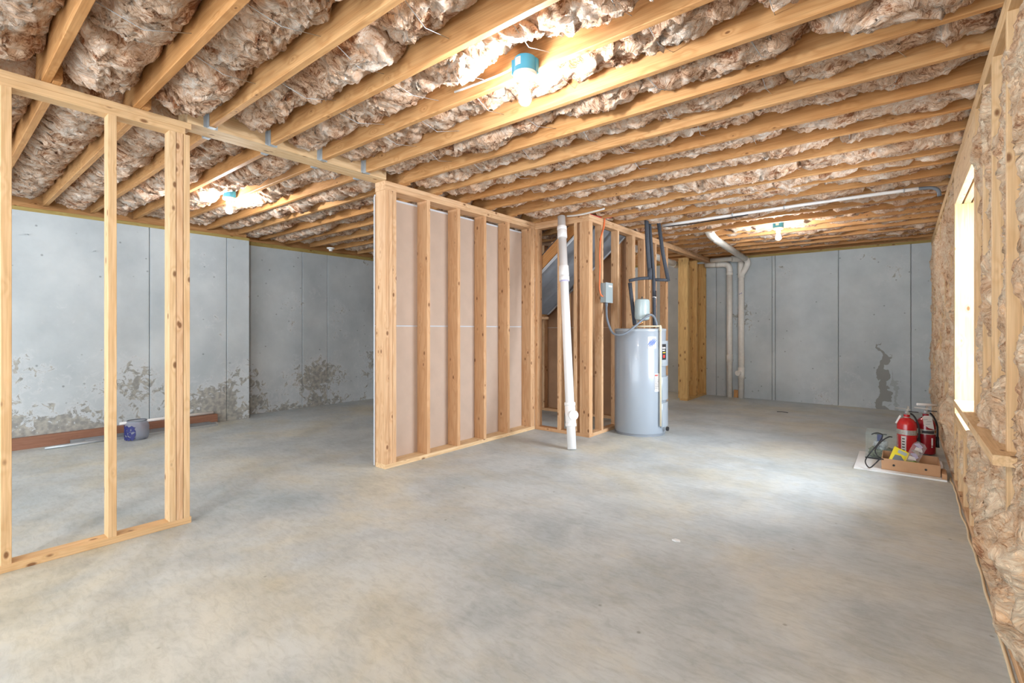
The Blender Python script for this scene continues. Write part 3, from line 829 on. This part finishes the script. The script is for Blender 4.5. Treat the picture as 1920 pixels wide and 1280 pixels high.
ar = math.degrees(aR)                                                 # 39 degrees: the right-hand limb seen from the eye
front = ar - 90
for z0, z1 in ((.78, 1.06), (.40, .66), (.10, .37)):
    patch('access_panel', z0, z1, ar - 57, ar + 10, TR + .022, TANKG2, wh, .022)
e1 = patch('energy_label', .85, 1.025, ar - 55, ar - 40, TR + .0235, LABELK, wh, .001)
patch('label_print', .975, .99, ar - 54, ar - 43, TR + .0245, LABELW, e1, .001); patch('label_print', .95, .962, ar - 54, ar - 45, TR + .0245, LABELW, e1, .001)
patch('label_print', .872, .905, ar - 52, ar - 45, TR + .0245, LABELR, e1, .001); patch('label_print', .925, .935, ar - 53, ar - 43, TR + .0245, LABELY, e1, .001)
e2 = patch('warning_label', .50, .70, ar - 72, ar - 58, TR + .0015, LABELW, wh, .001)
patch('label_print', .672, .688, ar - 71, ar - 64, TR + .0025, LABELR, e2, .001)
for i in range(7):
    patch('label_print', .645 - i * .018, .650 - i * .018, ar - 70.5, ar - 64 + (i % 3), TR + .0025, LABELK, e2, .001)
for a in (ar - 71.5, ar - 63.0):
    patch('label_print', .52, .69, a, a + .5, TR + .0025, LABELK, e2, .001)
# round badge with slanted blue strokes
lg = patch('badge', .978, 1.108, ar - 88, ar - 68, TR + .0015, LABELW, wh, .001)
for i in range(5):
    n = 14; vv = []
    ca = math.radians(ar - 78 + (i - 2) * 3.1); cz = 1.043
    hl = (.030, .048, .054, .048, .030)[i]
    for s in (0, 1):
        for k in range(n):
            t = 2 * PI * k / n; px = .0062 * math.cos(t); pz = hl * math.sin(t)
            sl_ = .55; qx = px + pz * sl_; qz = pz
            a = ca + qx / TR; rr = TR + (.0032 if s else .0012)
            vv.append((rr * math.cos(a), rr * math.sin(a), cz + qz))
    ff = [tuple(range(n, 2 * n)), tuple(reversed(range(n)))] + [(k, (k + 1) % n, n + (k + 1) % n, n + k) for k in range(n)]
    link('badge_stroke', fix_normals(mesh_from('stroke', vv, ff)), LABELB, lg, Matrix.Translation((TX, TY, 0)))
# relief tube over the top and down the front right
rd = lambda a, r, z: Vector((TX + r * math.cos(math.radians(a)), TY + r * math.sin(math.radians(a)), z))
ta = ar - 60
tube('relief_tube', [rd(ta - 75, .17, 1.222), rd(ta - 40, .22, 1.222), rd(ta, TR + .018, 1.222), rd(ta, TR + .024, 1.20), rd(ta, TR + .024, .12)], .0105, CPVC, wh, 12)
tube('relief_elbow', [rd(ta, TR - .02, 1.222), rd(ta, TR + .02, 1.224), rd(ta, TR + .024, 1.205), rd(ta, TR + .024, 1.17)], .014, CPVC, wh, 12)
dv = tube('drain_valve', [rd(ar - 45, TR, .085), rd(ar - 45, TR + .05, .085)], .013, STEEL, wh, 12)
tube('valve_handle', [rd(ar - 45, TR + .045, .085), rd(ar - 45, TR + .062, .085)], .024, BLACK, dv, 10)
hot, cold = at(1227, 612, 5.61), at(1190, 612, 5.65)
hot.z = cold.z = 1.20
for p in (hot, cold): tube('nipple', [p, p + Vector((0, 0, .05))], .014, COPPER, wh, 12)

# foam-covered supply lines
d0 = 5.67
fp = thing('insulated_pipe', 'dark foam-covered water line dropping from the ceiling and jogging left over the heater', 'pipe', cold)
tube('riser', [at(1211, 380, d0), at(1213.5, 450, d0), at(1218.5, 521, d0)], .024, FOAM, fp, 14)
tube('cross_run', [at(1219, 521, d0), at(1200, 522, d0), at(1179.5, 526, d0)], .019, FOAM, fp, 14, True, 3)
tube('drop', [at(1181, 530, d0), at(1185, 565, d0 - .01), cold + Vector((-.0, 0, .04))], .022, FOAM, fp, 14)
tube('pipe_joint', [at(1218, 503, d0), at(1218.5, 524, d0)], .027, FOAM, fp, 14)
fh = thing('insulated_pipe', 'dark foam-covered water line that forks right over the heater to a slanting ceiling branch', 'pipe', hot)
tube('riser', [at(1215, 385, d0 + .10), at(1220, 450, d0 + .09), at(1226, 527, d0 + .05), at(1226.5, 560, d0), hot + Vector((0, 0, .03))], .021, FOAM, fh, 14)
tube('cross_run', [at(1226, 524, d0 + .05), at(1252.5, 525, d0 + .03)], .018, FOAM, fh, 14)
tube('branch', [at(1253, 527, d0 + .03), at(1243, 475, d0 + .03), at(1234, 411, d0 + .03)], .0215, FOAM, fh, 14)
tube('bare_stub', [at(1234, 412, d0 + .03), at(1233, 400, d0 + .03)], .010, CPVC, fh, 10)
tube('bare_joint', [at(1226.6, 556, d0 + .005), at(1226.6, 561, d0 + .005)], .0225, LABELW, fh, 12)
tube('valve_lever', [at(1229.5, 545, d0 - .03), at(1229.5, 556, d0 - .03)], .007, BLACK, fh, 8)
# expansion tank over the heater
ex = at(1204, 600, 5.50)
et = thing('expansion_tank', 'small blue-grey expansion tank sitting over the water heater', 'tank', (ex.x, ex.y, 1.29))
lathe('shell', [(0, 1.285), (.045, 1.287), (.075, 1.30), (.084, 1.33), (.084, 1.50), (.075, 1.525), (.045, 1.537), (0, 1.54)], (ex.x, ex.y, 0), EXPG, et, 32)
lathe('air_valve', [(0, 1.535), (.007, 1.535), (.007, 1.562), (0, 1.562)], (ex.x, ex.y, 0), BLACK, et, 10)
tube('connection', [(ex.x, ex.y, 1.288), (ex.x, ex.y, 1.262), (ex.x - .03, ex.y - .02, 1.245), (cold.x, cold.y, 1.24)], .013, COPPER, et, 10)
tube('fitting', [(cold.x, cold.y, 1.212), (cold.x, cold.y, 1.262)], .019, COPPER, et, 12)
# electric disconnect
eb = thing('disconnect_box', 'grey steel electrical disconnect box screwed to a stud over the flexible conduit', 'electrical box', (-2.645, 4.96, 1.5))
bz0, bz1 = 1.495, 1.715
box('box_body', (UX1, 4.89, bz0), (-2.61, 5.045, bz1), GREYBOX, eb, .004)
box('box_cover', (-2.611, 4.886, bz0 - .004), (-2.604, 5.049, bz1 + .004), GREYBOX, eb, .002)
box('cover_label', (-2.6045, 4.95, bz1 - .045), (-2.6035, 5.03, bz1 - .025), LABELW, eb, .0002)
tube('connector', [(-2.645, 4.97, bz0 + .002), (-2.645, 4.97, bz0 - .045)], [.019, .015], CONDUIT, eb, 12)
cp = [Vector((-2.645, 4.97, bz0 - .02)), at(1138, 596, 5.44), at(1146, 620, 5.37), at(1156, 627.5, 5.31), at(1172, 625, 5.27), at(1190, 612, 5.27), at(1206, 598, 5.33), at(1219, 590, 5.40), at(1227, 595, 5.46), at(1231, 607, 5.48), at(1231.5, 612.0, 5.48)]
tag(tube('flexible_conduit', cp, .0125, CONDUIT, None, 10, True, 5), 'grey flexible conduit looping from the disconnect box to the heater top', 'conduit')
cb = [(-2.672, 4.98, 2.47), (-2.668, 4.955, 2.36), (-2.668, 4.88, 2.22), (-2.668, 4.86, 2.03), (-2.668, 4.865, 1.90), (-2.662, 4.845, 1.75), (-2.655, 4.83, 1.66), (-2.65, 4.845, 1.585), (-2.645, 4.885, 1.56)]
tag(tube('orange_cable', cb, .009, ORANGE, None, 8, True, 6), 'orange cable hanging down the framing into the grey disconnect box', 'cable')
tag(tube('red_cable', [(-2.69, 4.66, 2.462), (-2.70, 4.75, 2.464), (-2.68, 4.88, 2.462), (-2.672, 4.97, 2.466), (-2.60, 5.02, 2.475)], .006, RED, None, 8, True, 4), 'red cable lying on the top plate over the corner post', 'cable')

# ------------------------------------------------------------------ lamps
def lamp(x, y, z, label, lit=True, boxed=True):
    L = thing('ceiling_lamp', label, 'lamp', (x, y, z))
    if boxed:
        jb = lathe('junction_box', [(0, .0), (.052, .0), (.052, .071), (.048, .075), (0, .075)], (x, y, z), BLUEBOX, L, 28)
        for a in (.6, 3.6):
            box('box_ear', (x + .05 * math.cos(a) - .012, y + .05 * math.sin(a) - .012, z + .002), (x + .05 * math.cos(a) + .012, y + .05 * math.sin(a) + .012, z + .07), BLUEBOX, jb, .002)
        a0 = TH - PI / 2 - 1.05
        me = auto_smooth(lathe_mesh([(.051, .025), (.0533, .025), (.0533, .062), (.051, .062)], 6, .62, a0))
        link('box_label', me, LABELW, jb, Matrix.Translation((x, y, z)))
        me = auto_smooth(lathe_mesh([(.052, .030), (.0538, .030), (.0538, .057), (.052, .057)], 6, .46, a0 + .08))
        link('label_print', me, STEEL, jb, Matrix.Translation((x, y, z)))
    lathe('lamp_holder', [(0, .0), (.057, .0), (.058, -.006), (.054, -.016), (.034, -.024), (.027, -.030), (.026, -.050), (0, -.050)], (x, y, z), PORC, L, 32)
    pr = [(0, -.045), (.0135, -.045), (.0145, -.058), (.017, -.075), (.026, -.098), (.030, -.115), (.0285, -.130), (.021, -.143), (.010, -.149), (0, -.150)]
    if lit: lathe('bulb', pr, (x, y, z), BULBM, L, 16)
    return L


lamp(-1.41, 1.835, 2.412, 'bare bulb lamp on a blue box, nearest the middle of the ceiling')
lamp(-4.99, 1.87, 2.44, 'bare bulb lamp on a blue box over the room behind the open stud frame')
lamp(-1.19, 6.62, 2.425, 'bare bulb lamp near the far concrete wall')
lamp(-6.75, 3.95, 2.425, 'unlit white lamp holder at the dark left end of the ceiling', False, False)
tag(tube('white_cable', [(-1.45, 1.85, 2.50), (-1.55, 1.885, 2.498), (-1.72, 1.893, 2.505), (-1.95, 1.893, 2.515)], .006, WCABLE, None, 8, True, 3), 'white flat cable running along a joist from the nearest lamp', 'cable')

# long white conduit strapped below the joists, with its black cable
cnd = thing('conduit_run', 'long white conduit strapped under the joists, bent down at the right wall', 'conduit', (-1, 5.6, 2.43))
tube('conduit', [(-2.25, 5.63, 2.432), (-1.3, 5.60, 2.435), (-.4, 5.585, 2.437), (.10, 5.60, 2.437)], .0165, PVC, cnd, 12, True, 3)
tube('conduit_bend', [(.09, 5.60, 2.437), (.19, 5.61, 2.430), (.232, 5.612, 2.40), (.24, 5.615, 2.35)], .015, CONDUIT, cnd, 10, True, 4)
for x in (-1.45, -.95, -.38, .0):
    tube('strap', [(x - .006, 5.592, 2.437), (x + .006, 5.592, 2.437)], .0205, STEEL, cnd, 12)
tag(tube('black_cable', [(-2.25, 5.668, 2.424), (-1.9, 5.66, 2.412), (-1.7, 5.645, 2.414), (-1.5, 5.61, 2.408), (-1.3, 5.628, 2.42)], .006, BLACK, None, 8, True, 5), 'thin black cable sagging beside the white conduit', 'cable')
tag(tube('white_cable', [(-2.93, 4.585, 2.455), (-2.75, 4.56, 2.44), (-2.58, 4.55, 2.445), (-2.45, 4.56, 2.46)], .010, WCABLE, None, 8, True, 4), 'short white cable end hanging above the top of the leaning standpipe', 'cable')

# ------------------------------------------------------------------ drains at the back wall
py_ = YB - .075
pA = thing('drain_pipe', 'white plastic drain dropping by the far stud stub, with a long elbow to one side', 'pipe', (-2.36, py_, 0))
rA = .047
tube('pipe', [(-2.375, py_, 0), (-2.375, py_, 2.22)], rA, PVCO, pA, 20)
tube('elbow', [(-2.375, py_, 2.19), (-2.378, py_, 2.26), (-2.41, py_, 2.315), (-2.47, py_, 2.335), (-2.54, py_, 2.338)], rA + .004, PVCO, pA, 18, True, 4)
tube('cross_pipe', [(-2.53, py_, 2.338), (-2.785, py_, 2.343)], rA, PVCO, pA, 20)
for z0, z1 in ((.62, .75), (2.14, 2.20)):
    tube('coupling', [(-2.375, py_, z0), (-2.375, py_, z1)], rA + .007, PVCO, pA, 20)
tube('coupling', [(-2.52, py_, 2.338), (-2.60, py_, 2.34)], rA + .007, PVCO, pA, 20)
ph = thing('drain_pipe', 'white drain pipe slanting below the ceiling behind the foam-covered lines', 'pipe', (-3.1, 7.4, 2.3))
tube('pipe', [(-3.05, 6.6, 2.37), (-3.05, 8.3, 2.30)], .05, PVCO, ph, 20)
tube('coupling', [(-3.05, 8.1, 2.308), (-3.05, 8.26, 2.302)], .057, PVCO, ph, 20)
pB = thing('drain_pipe', 'white plastic drain with a cleanout plug and a slanting branch to the ceiling', 'pipe', (-2.17, py_, 0))
XBp = -2.185
tube('pipe', [(XBp, py_, 0), (XBp, py_, 2.36)], rA, PVCO, pB, 20)
tube('wye_body', [(XBp, py_, 2.08), (XBp, py_, 2.36)], rA + .007, PVCO, pB, 20)
tube('wye_branch', [(XBp, py_, 2.13), (XBp + .07, py_ - .05, 2.21), (XBp + .115, py_ - .09, 2.28), (XBp + .125, py_ - .12, 2.345), (XBp + .10, py_ - .20, 2.385)], rA, PVCO, pB, 18, True, 3)
tube('slant_pipe', [(XBp + .105, py_ - .18, 2.378), (-2.02, 7.0, 2.425), (-2.0, 6.72, 2.44)], rA, PVCO, pB, 20)
tube('slant_elbow', [(-2.01, 6.80, 2.436), (-2.0, 6.68, 2.45), (-2.01, 6.60, 2.50), (-2.03, 6.58, 2.58)], rA + .006, PVCO, pB, 18, True, 3)
tube('top_elbow', [(XBp, py_, 2.33), (XBp - .01, py_, 2.385), (XBp - .06, py_ - .05, 2.405), (XBp - .13, py_ - .10, 2.405)], rA + .005, PVCO, pB, 18, True, 3)
tube('side_pipe', [(XBp - .12, py_ - .10, 2.405), (-2.665, py_ - .10, 2.408)], .04, PVCO, pB, 18)
tube('cleanout_tee', [(XBp, py_, .34), (XBp, py_, .53)], rA + .008, PVCO, pB, 20)
cu = tube('cleanout_boss', [(XBp, py_, .435), (XBp - .03, py_ - .085, .435)], .040, PVCO, pB, 18)
tube('cleanout_plug', [(XBp - .029, py_ - .082, .435), (XBp - .035, py_ - .10, .435)], .046, PVCO, cu, 18)
for i, dx in enumerate((-.018, 0, .018)):
    box('pipe_mark', (XBp + dx - .006, py_ - rA - .001, 1.79 + .008 * i), (XBp + dx + .005, py_ - rA + .006, 1.80 + .008 * i), LABELB, pB, .0003)
tag(box('wood_scrap', (-2.31, YB - .06, 0), (-2.24, YB - .004, .13), JOIST), 'small wood offcut standing between the two far drain pipes', 'offcut')

# ------------------------------------------------------------------ corner clutter
tag(box('foam_board', (-.335, 5.05, .0), (.262, 5.76, .012), PAPERW), 'thin white board on the slab under the extinguishers and the cardboard tray', 'board')
# cardboard tray
ct = thing('cardboard_tray', 'open brown cardboard tray with a yellow packet in it', 'box', (.04, 5.29, .012))
cx0, cx1, cy0, cy1, cz0, cz1 = -.148, .226, 5.12, 5.46, .0125, .105
box('tray_bottom', (cx0, cy0, cz0), (cx1, cy1, cz0 + .004), CARDIN, ct, .0005)
box('tray_wall', (cx0, cy0, cz0 + .004), (cx1, cy0 + .005, cz1), CARD, ct, .0005)
box('tray_wall', (cx0, cy1 - .005, cz0 + .004), (cx1, cy1, cz1), CARD, ct, .0005)
box('tray_wall', (cx0, cy0 + .005, cz0 + .004), (cx0 + .005, cy1 - .005, cz1), CARD, ct, .0005)
box('tray_wall', (cx1 - .005, cy0 + .005, cz0 + .004), (cx1, cy1 - .005, cz1), CARD, ct, .0005)
for x in (-.066, .137):
    lathe('hand_hole_shade', [(0, 0), (.0085, 0), (.0085, .002), (0, .002)], (x, cy0 - .0005, .058), BLACK, ct, 16, (0, -1, 0))  # black disc painted in for the shade inside each hole
# packets leaning in the tray
def leaning(c, tilt, turn, roll=0): return Matrix.Translation(c) @ Matrix.Rotation(turn, 4, 'Z') @ Matrix.Rotation(tilt, 4, 'X') @ Matrix.Rotation(roll, 4, 'Z')
Mp = leaning((-.035, 5.30, .098), math.radians(52), math.radians(25), math.radians(-32))
yp = poly_prism('yellow_packet', [(-.055, -.075), (.055, -.075), (.055, .075), (.02, .078), (-.02, .075), (-.055, .077)], .012, YELLOW, None, Mp)
tag(yp, 'yellow printed packet leaning inside the cardboard tray', 'packet')
poly_prism('packet_print', [(-.035, -.055), (.025, -.06), (.042, -.02), (.01, .012), (-.03, 0)], .003, CONDUIT, yp, Mp @ Matrix.Translation((0, 0, .0065)))
poly_prism('packet_print', [(-.02, .03), (.042, .03), (.042, .062), (-.02, .062)], .003, EXPG, yp, Mp @ Matrix.Translation((0, 0, .0065)))
Mb = leaning((.075, 5.36, .125), math.radians(55), math.radians(28), math.radians(-38))
cbg = poly_prism('clear_packet', [(-.045, -.13), (.04, -.13), (.045, .10), (.02, .125), (-.03, .12), (-.047, .09)], .022, CLEARBAG, None, Mb)
tag(cbg, 'clear plastic blister packet leaning beside the yellow packet', 'packet')
for i in range(6):
    poly_prism('packet_content', [(-.03, -.02), (.028, -.014), (.02, .012), (-.02, .016)], .012, (SILVER, LABELW, PURPLE)[i % 3], cbg, Mb @ Matrix.Translation((random.uniform(-.008, .008), -.09 + i * .036, .002)) @ Matrix.Rotation(random.uniform(-.8, .8), 4, 'Z'))
# crumpled green thing in the tray
def crumple(name, c, r, mat, sd, sq=.55):
    b = bmesh.new(); bmesh.ops.create_icosphere(b, subdivisions=3, radius=1)
    P_ = np.array([q.co[:] for q in b.verts]); nz_ = .75 + .45 * ridged(P_ * 1.7 + sd, 2) * .6
    for q, s_ in zip(b.verts, nz_): q.co = Vector((q.co.x * r[0] * s_, q.co.y * r[1] * s_, q.co.z * r[2] * s_))
    me = bpy.data.meshes.new(name); b.to_mesh(me); b.free(); auto_smooth(me, 60)
    return link(name, me, mat, None, Matrix.Translation(c))
tag(crumple('glove', (.06, 5.24, .055), (.055, .05, .036), GREENL, 3.1), 'crumpled green glove in the middle of the cardboard tray', 'glove')
tag(crumple('glove', (.175, 5.22, .043), (.045, .045, .026), GREENL, 8.4), 'crumpled green glove at the wall end of the cardboard tray', 'glove')

# glass tank with pump
gt = thing('glass_tank', 'small clear glass aquarium tank with a dark pump and dirty gravel', 'tank', (-.16, 5.6, .0125))
gx0, gx1, gy0, gy1, gz0, gz1 = -.275, -.065, 5.475, 5.70, .0125, .250
gx0, gx1, gy0, gy1 = -.275, -.04, 5.475, 5.72
box('glass_base', (gx0, gy0, gz0), (gx1, gy1, gz0 + .006), GLASS, gt, .0005)
for lo, hi in (((gx0, gy0, gz0 + .006), (gx1, gy0 + .004, gz1)), ((gx0, gy1 - .004, gz0 + .006), (gx1, gy1, gz1)), ((gx0, gy0 + .004, gz0 + .006), (gx0 + .004, gy1 - .004, gz1)), ((gx1 - .004, gy0 + .004, gz0 + .006), (gx1, gy1 - .004, gz1))):
    box('glass_pane', lo, hi, GLASS, gt, .0005)
for lo, hi in (((gx0 - .001, gy0 - .002, gz0), (gx1 + .001, gy0, gz0 + .012)),):
    box('base_trim', lo, hi, BLACK, gt, .0005)
box('pump_body', (gx0 + .085, gy0 + .02, gz1 - .075), (gx0 + .125, gy0 + .06, gz1 - .01), NAVY, gt, .004)
box('pump_rim', (gx0 + .06, gy0 + .006, gz1 - .012), (gx0 + .155, gy0 + .016, gz1 - .002), BLACK, gt, .002)
cl_ = crumple('gravel', ((gx0 + gx1) / 2, (gy0 + gy1) / 2, .055), (.10, .10, .06), plain('dirty_gravel', (.16, .18, .13), .9, noise=.6, nscale=60), 5.5)
cl_.parent = gt; cl_.matrix_parent_inverse = MW[gt].inverted(); cl_['kind'] = 'stuff'
cl2 = crumple('filter_media', (gx0 + .11, gy0 + .09, .135), (.06, .06, .05), plain('filter_floss', (.40, .45, .48), .9, noise=.5, nscale=40), 2.5)
cl2.parent = gt; cl2.matrix_parent_inverse = MW[gt].inverted()
dk = 4.23
kp = [at(1672, 819, dk + .05), at(1667, 818.5, dk), at(1658, 823, dk), at(1650, 830, dk - .02), at(1645, 836, dk - .03), at(1641, 845, dk - .05), at(1646, 855, dk - .08), at(1657, 861, dk - .09)]
tag(tube('power_cord', kp, .0052, BLACK, None, 8, True, 5), 'black power cord hooked over the glass tank rim with a loose end', 'cord')
kp = [at(1634, 814, dk + .02), at(1645, 811, dk), at(1655, 816, dk), at(1648, 829, dk - .05), at(1641, 838, dk - .1), at(1632, 848, dk - .14), at(1622.5, 864, 4.12), at(1630, 876.5, 4.04), at(1642, 868, 4.06), at(1650, 860, 4.05), at(1656, 861, 4.06)]
kp = [Vector((p.x, p.y, max(p.z, .018))) for p in kp]
tag(tube('power_cord', kp, .0048, BLACK, None, 8, True, 5), 'black power cord looping down in front of the glass tank onto the white board', 'cord')

# fire extinguishers
def extinguisher(x, y, turn, paint, label, horn_side, tagged):
    z0 = .0125
    e_ = thing('fire_extinguisher', label, 'fire extinguisher', (x, y, z0))
    r = .075
    pr = [(0, 0), (r - .006, 0), (r, .006), (r, .275), (r - .006, .30), (r - .024, .325), (r - .045, .338), (.024, .345), (.024, .372), (0, .372)]
    lathe('cylinder', pr, (x, y, z0), paint, e_, 40)
    lathe('collar', [(.0, .344), (.031, .344), (.031, .349), (.0, .349)], (x, y, z0), SILVER, e_, 24)
    lathe('band', [(r - .004, .185), (r + .002, .187), (r + .002, .232), (r - .004, .234)], (x, y, z0), SILVER, e_, 40)
    c, s = math.cos(turn), math.sin(turn)
    def q(a, b_, z): return Vector((x + a * c - b_ * s, y + a * s + b_ * c, z0 + z))
    tube('valve', [q(0, 0, .37), q(0, 0, .405)], .016, STEEL, e_, 14)
    board('carry_handle', q(-.01, 0, .401), q(.085, 0, .398), .022, .006, (0, 0, 1), BLACK, e_, .001)
    board('squeeze_lever', q(-.085, 0, .428), q(.03, 0, .418), .022, .006, (0, .0, 1), SILVER if paint is REDPAINT else LABELW, e_, .001)
    board('lever_post', q(.0, 0, .40), q(.012, 0, .448), .016, .014, (c, s, 0), SILVER, e_, .001)
    tube('gauge', [q(.006, -.014, .385), q(.009, -.030, .385)], .013, SILVER, e_, 14)
    tube('pin_ring', [q(-.045, -.01, .375), q(-.052, -.012, .36), q(-.045, -.014, .345), q(-.036, -.012, .36), q(-.045, -.01, .375)], .002, STEEL, e_, 6)
    h = horn_side
    hp = [q(h * .015, .0, .385), q(h * .045, -.0, .37), q(h * .072, -.005, .32), q(h * .088, -.01, .25), q(h * .088, -.01, .15)]
    tube('hose', hp, .0075, BLACK, e_, 10, True, 4)
    tube('nozzle', [hp[-1] + Vector((0, 0, .01)), hp[-1] + Vector((0, 0, -.05)), hp[-1] + Vector((0, 0, -.09))], [.011, .012, .016], BLACK, e_, 12)
    return e_, q


def ex_patch(x, y, z0, z1, a0, a1, r, mat, name, parent):
    me = auto_smooth(lathe_mesh([(r - .001, z0), (r, z0), (r, z1), (r - .001, z1)], 8, math.radians(a1 - a0), math.radians(a0)))
    return link(name, me, mat, parent, Matrix.Translation((x, y, .0125)))


face = math.degrees(TH) - 90                                          # side turned to the eye
e1_, q1 = extinguisher(.020, 5.905, math.radians(8), REDPAINT, 'bright red fire extinguisher with a plain silver band, beside the glass tank', 1, False)
lb = ex_patch(.020, 5.905, .02, .175, face - 72, face - 42, .0757, LABELW, 'label', e1_)
for i in range(5): ex_patch(.020, 5.905, .04 + i * .026, .050 + i * .026, face - 66, face - 50, .0762, LABELK, 'label_print', lb)
for i in range(4): ex_patch(.020, 5.905, .198, .222, face - 42 + i * 15, face - 34 + i * 15, .0775, STEEL, 'band_print', e1_)
board('pin_tag', q1(-.05, -.02, .36), q1(-.085, -.03, .285), .014, .002, (0, -1, .1), LABELW, e1_, .0004)
e2_, q2 = extinguisher(.160, 6.06, math.radians(20), DKRED, 'dark red fire extinguisher with a hanging white tag, against the insulated wall', 1, True)
ex_patch(.160, 6.06, .196, .222, face - 60, face + 10, .0775, LABELK, 'band_print', e2_)
ex_patch(.160, 6.06, .200, .228, face + 15, face + 45, .0777, COPPER, 'band_print', e2_)
Mt = Matrix.Translation(q2(-.012, -.079, .30)) @ Matrix.Rotation(TH, 4, 'Z') @ Matrix.Rotation(math.radians(78), 4, 'X')
tg = poly_prism('inspection_tag', [(-.04, .055), (-.025, .065), (.025, .065), (.045, .05), (.045, -.065), (.0, -.05), (-.045, -.02)], .0016, LABELW, e2_, Mt)
for x_, y_, w_ in ((-.02, .03, .02), (.01, .01, .022), (-.005, -.015, .02)):
    poly_prism('tag_print', [(x_ - w_, y_ - .003), (x_ + w_, y_ - .003), (x_ + w_, y_ + .003), (x_ - w_, y_ + .003)], .0012, STEEL, tg, Mt @ Matrix.Translation((0, 0, .001)))
ex_patch(.160, 6.06, .085, .155, face - 8, face + 3, .0757, LABELW, 'label', e2_)
ex_patch(.160, 6.06, .065, .078, face - 8, face + 2, .0757, LABELW, 'label', e2_)
tag(tube('white_tube', [(.10, 6.20, .452), (.18, 6.25, .448), (.25, 6.29, .445)], .012, WHITE, None, 12), 'white plastic tube end behind the dark red extinguisher, poking from the insulation', 'tube')
tag(lathe('tape_roll', [(.012, 0), (.026, 0), (.026, .03), (.012, .03), (.012, 0)], (.246, 5.30, .0125), PAPERW, None, 24), 'small white roll between the cardboard tray and the wall', 'roll')
tag(box('cardboard_scrap', (.232, 5.07, .0125), (.262, 5.25, .055), CARD), 'small cardboard scrap between the tray end and the wall', 'scrap')

# ------------------------------------------------------------------ things along the left wall
tag(box('brown_board', (XL + .008, -.6, 0), (XL + .07, 2.40, .115), BROWNB), 'long flat brown carton lying along the foot of the left concrete wall', 'carton')
tag(tube('white_tube', [(XL + .03, 1.42, .1335), (XL + .03, 2.36, .1335)], .018, WHITE, None, 14), 'long white tube lying on top of the brown carton', 'tube')
def rail(x, y0, y1, z, w, t, label, dx=0.0):
    r_ = thing('metal_rail', label, 'rail', (x, (y0 + y1) / 2, z), 'metal rails by the carton')
    board('rail_web', (x, y0, z + .003), (x + dx, y1, z + .003), w, .004, (0, 0, 1), CHROME, r_, .0008)
    for s in (-1, 1):
        board('rail_flange', (x + s * (w / 2 - .002), y0, z + t / 2 + .004), (x + dx + s * (w / 2 - .002), y1, z + t / 2 + .004), t, .003, (1, 0, 0), CHROME, r_, .0006)
rail(-6.60, .86, 2.34, .0, .04, .022, 'bright metal rail reaching farthest from the carton on the slab')
rail(-6.655, 1.10, 2.36, .0, .045, .03, 'metal channel rail in the middle of the three by the carton', .0)
rail(-6.715, 1.0, 2.30, .0, .05, .035, 'metal channel rail lying tight against the brown carton', .0)
tube_ = tag(tube('metal_rod', [(-6.585, .79, .013), (-6.585, 1.30, .013)], .012, STEEL, None, 10), 'thin round metal rod lying in front of the metal rails', 'rod')
jr = thing('water_jug', 'squat translucent jug with navy print, standing by the brown carton', 'jug', (-6.52, 1.575, 0))
jx, jy = -6.46, 1.50
jr.location = (jx, jy, 0); MW[jr] = Matrix.Translation((jx, jy, 0)); jr.matrix_basis = MW[jr]
lathe('jug_body', [(0, .0), (.085, .0), (.10, .015), (.108, .06), (.108, .14), (.098, .175), (.085, .188), (.085, .20), (0, .20)], (jx, jy, 0), JARP, jr, 32)
lathe('jug_rim', [(.082, .197), (.090, .197), (.090, .206), (.082, .206)], (jx, jy, 0), CONDUIT, jr, 32)
for i in range(16):
    a = math.radians(face + 2 + (-44 + (i % 4) * 21)); z = .03 + (i // 4) * .037
    n = 12
    vv = []
    for s in (0, 1):
        for k in range(n):
            t = 2 * PI * k / n; aa = a + (.21 * math.cos(t)) ; rr = .1085 + .002 * s
            vv.append((rr * math.cos(aa), rr * math.sin(aa), z + .018 * math.sin(t) + .012 * math.sin(2 * t + i)))
    ff = [tuple(range(n, 2 * n)), tuple(reversed(range(n)))] + [(k, (k + 1) % n, n + (k + 1) % n, n + k) for k in range(n)]
    link('jug_print', fix_normals(mesh_from('blot', vv, ff)), NAVY, jr, Matrix.Translation((jx, jy, 0)))

# small litter
tag(poly_prism('paper_scrap', [(-.022, -.010), (.004, -.016), (.024, -.004), (.016, .012), (-.010, .014)], .006, PAPERW, None, Matrix.Translation((-.994, 2.69, .0035))), 'tiny white scrap lying alone on the open slab', 'scrap')
tag(tube('wire_scrap', [(-1.42, 7.80, .004), (-1.36, 7.82, .006), (-1.28, 7.80, .004)], .004, BLACK, None, 6), 'bit of dark wire on the slab before the far concrete wall', 'scrap')
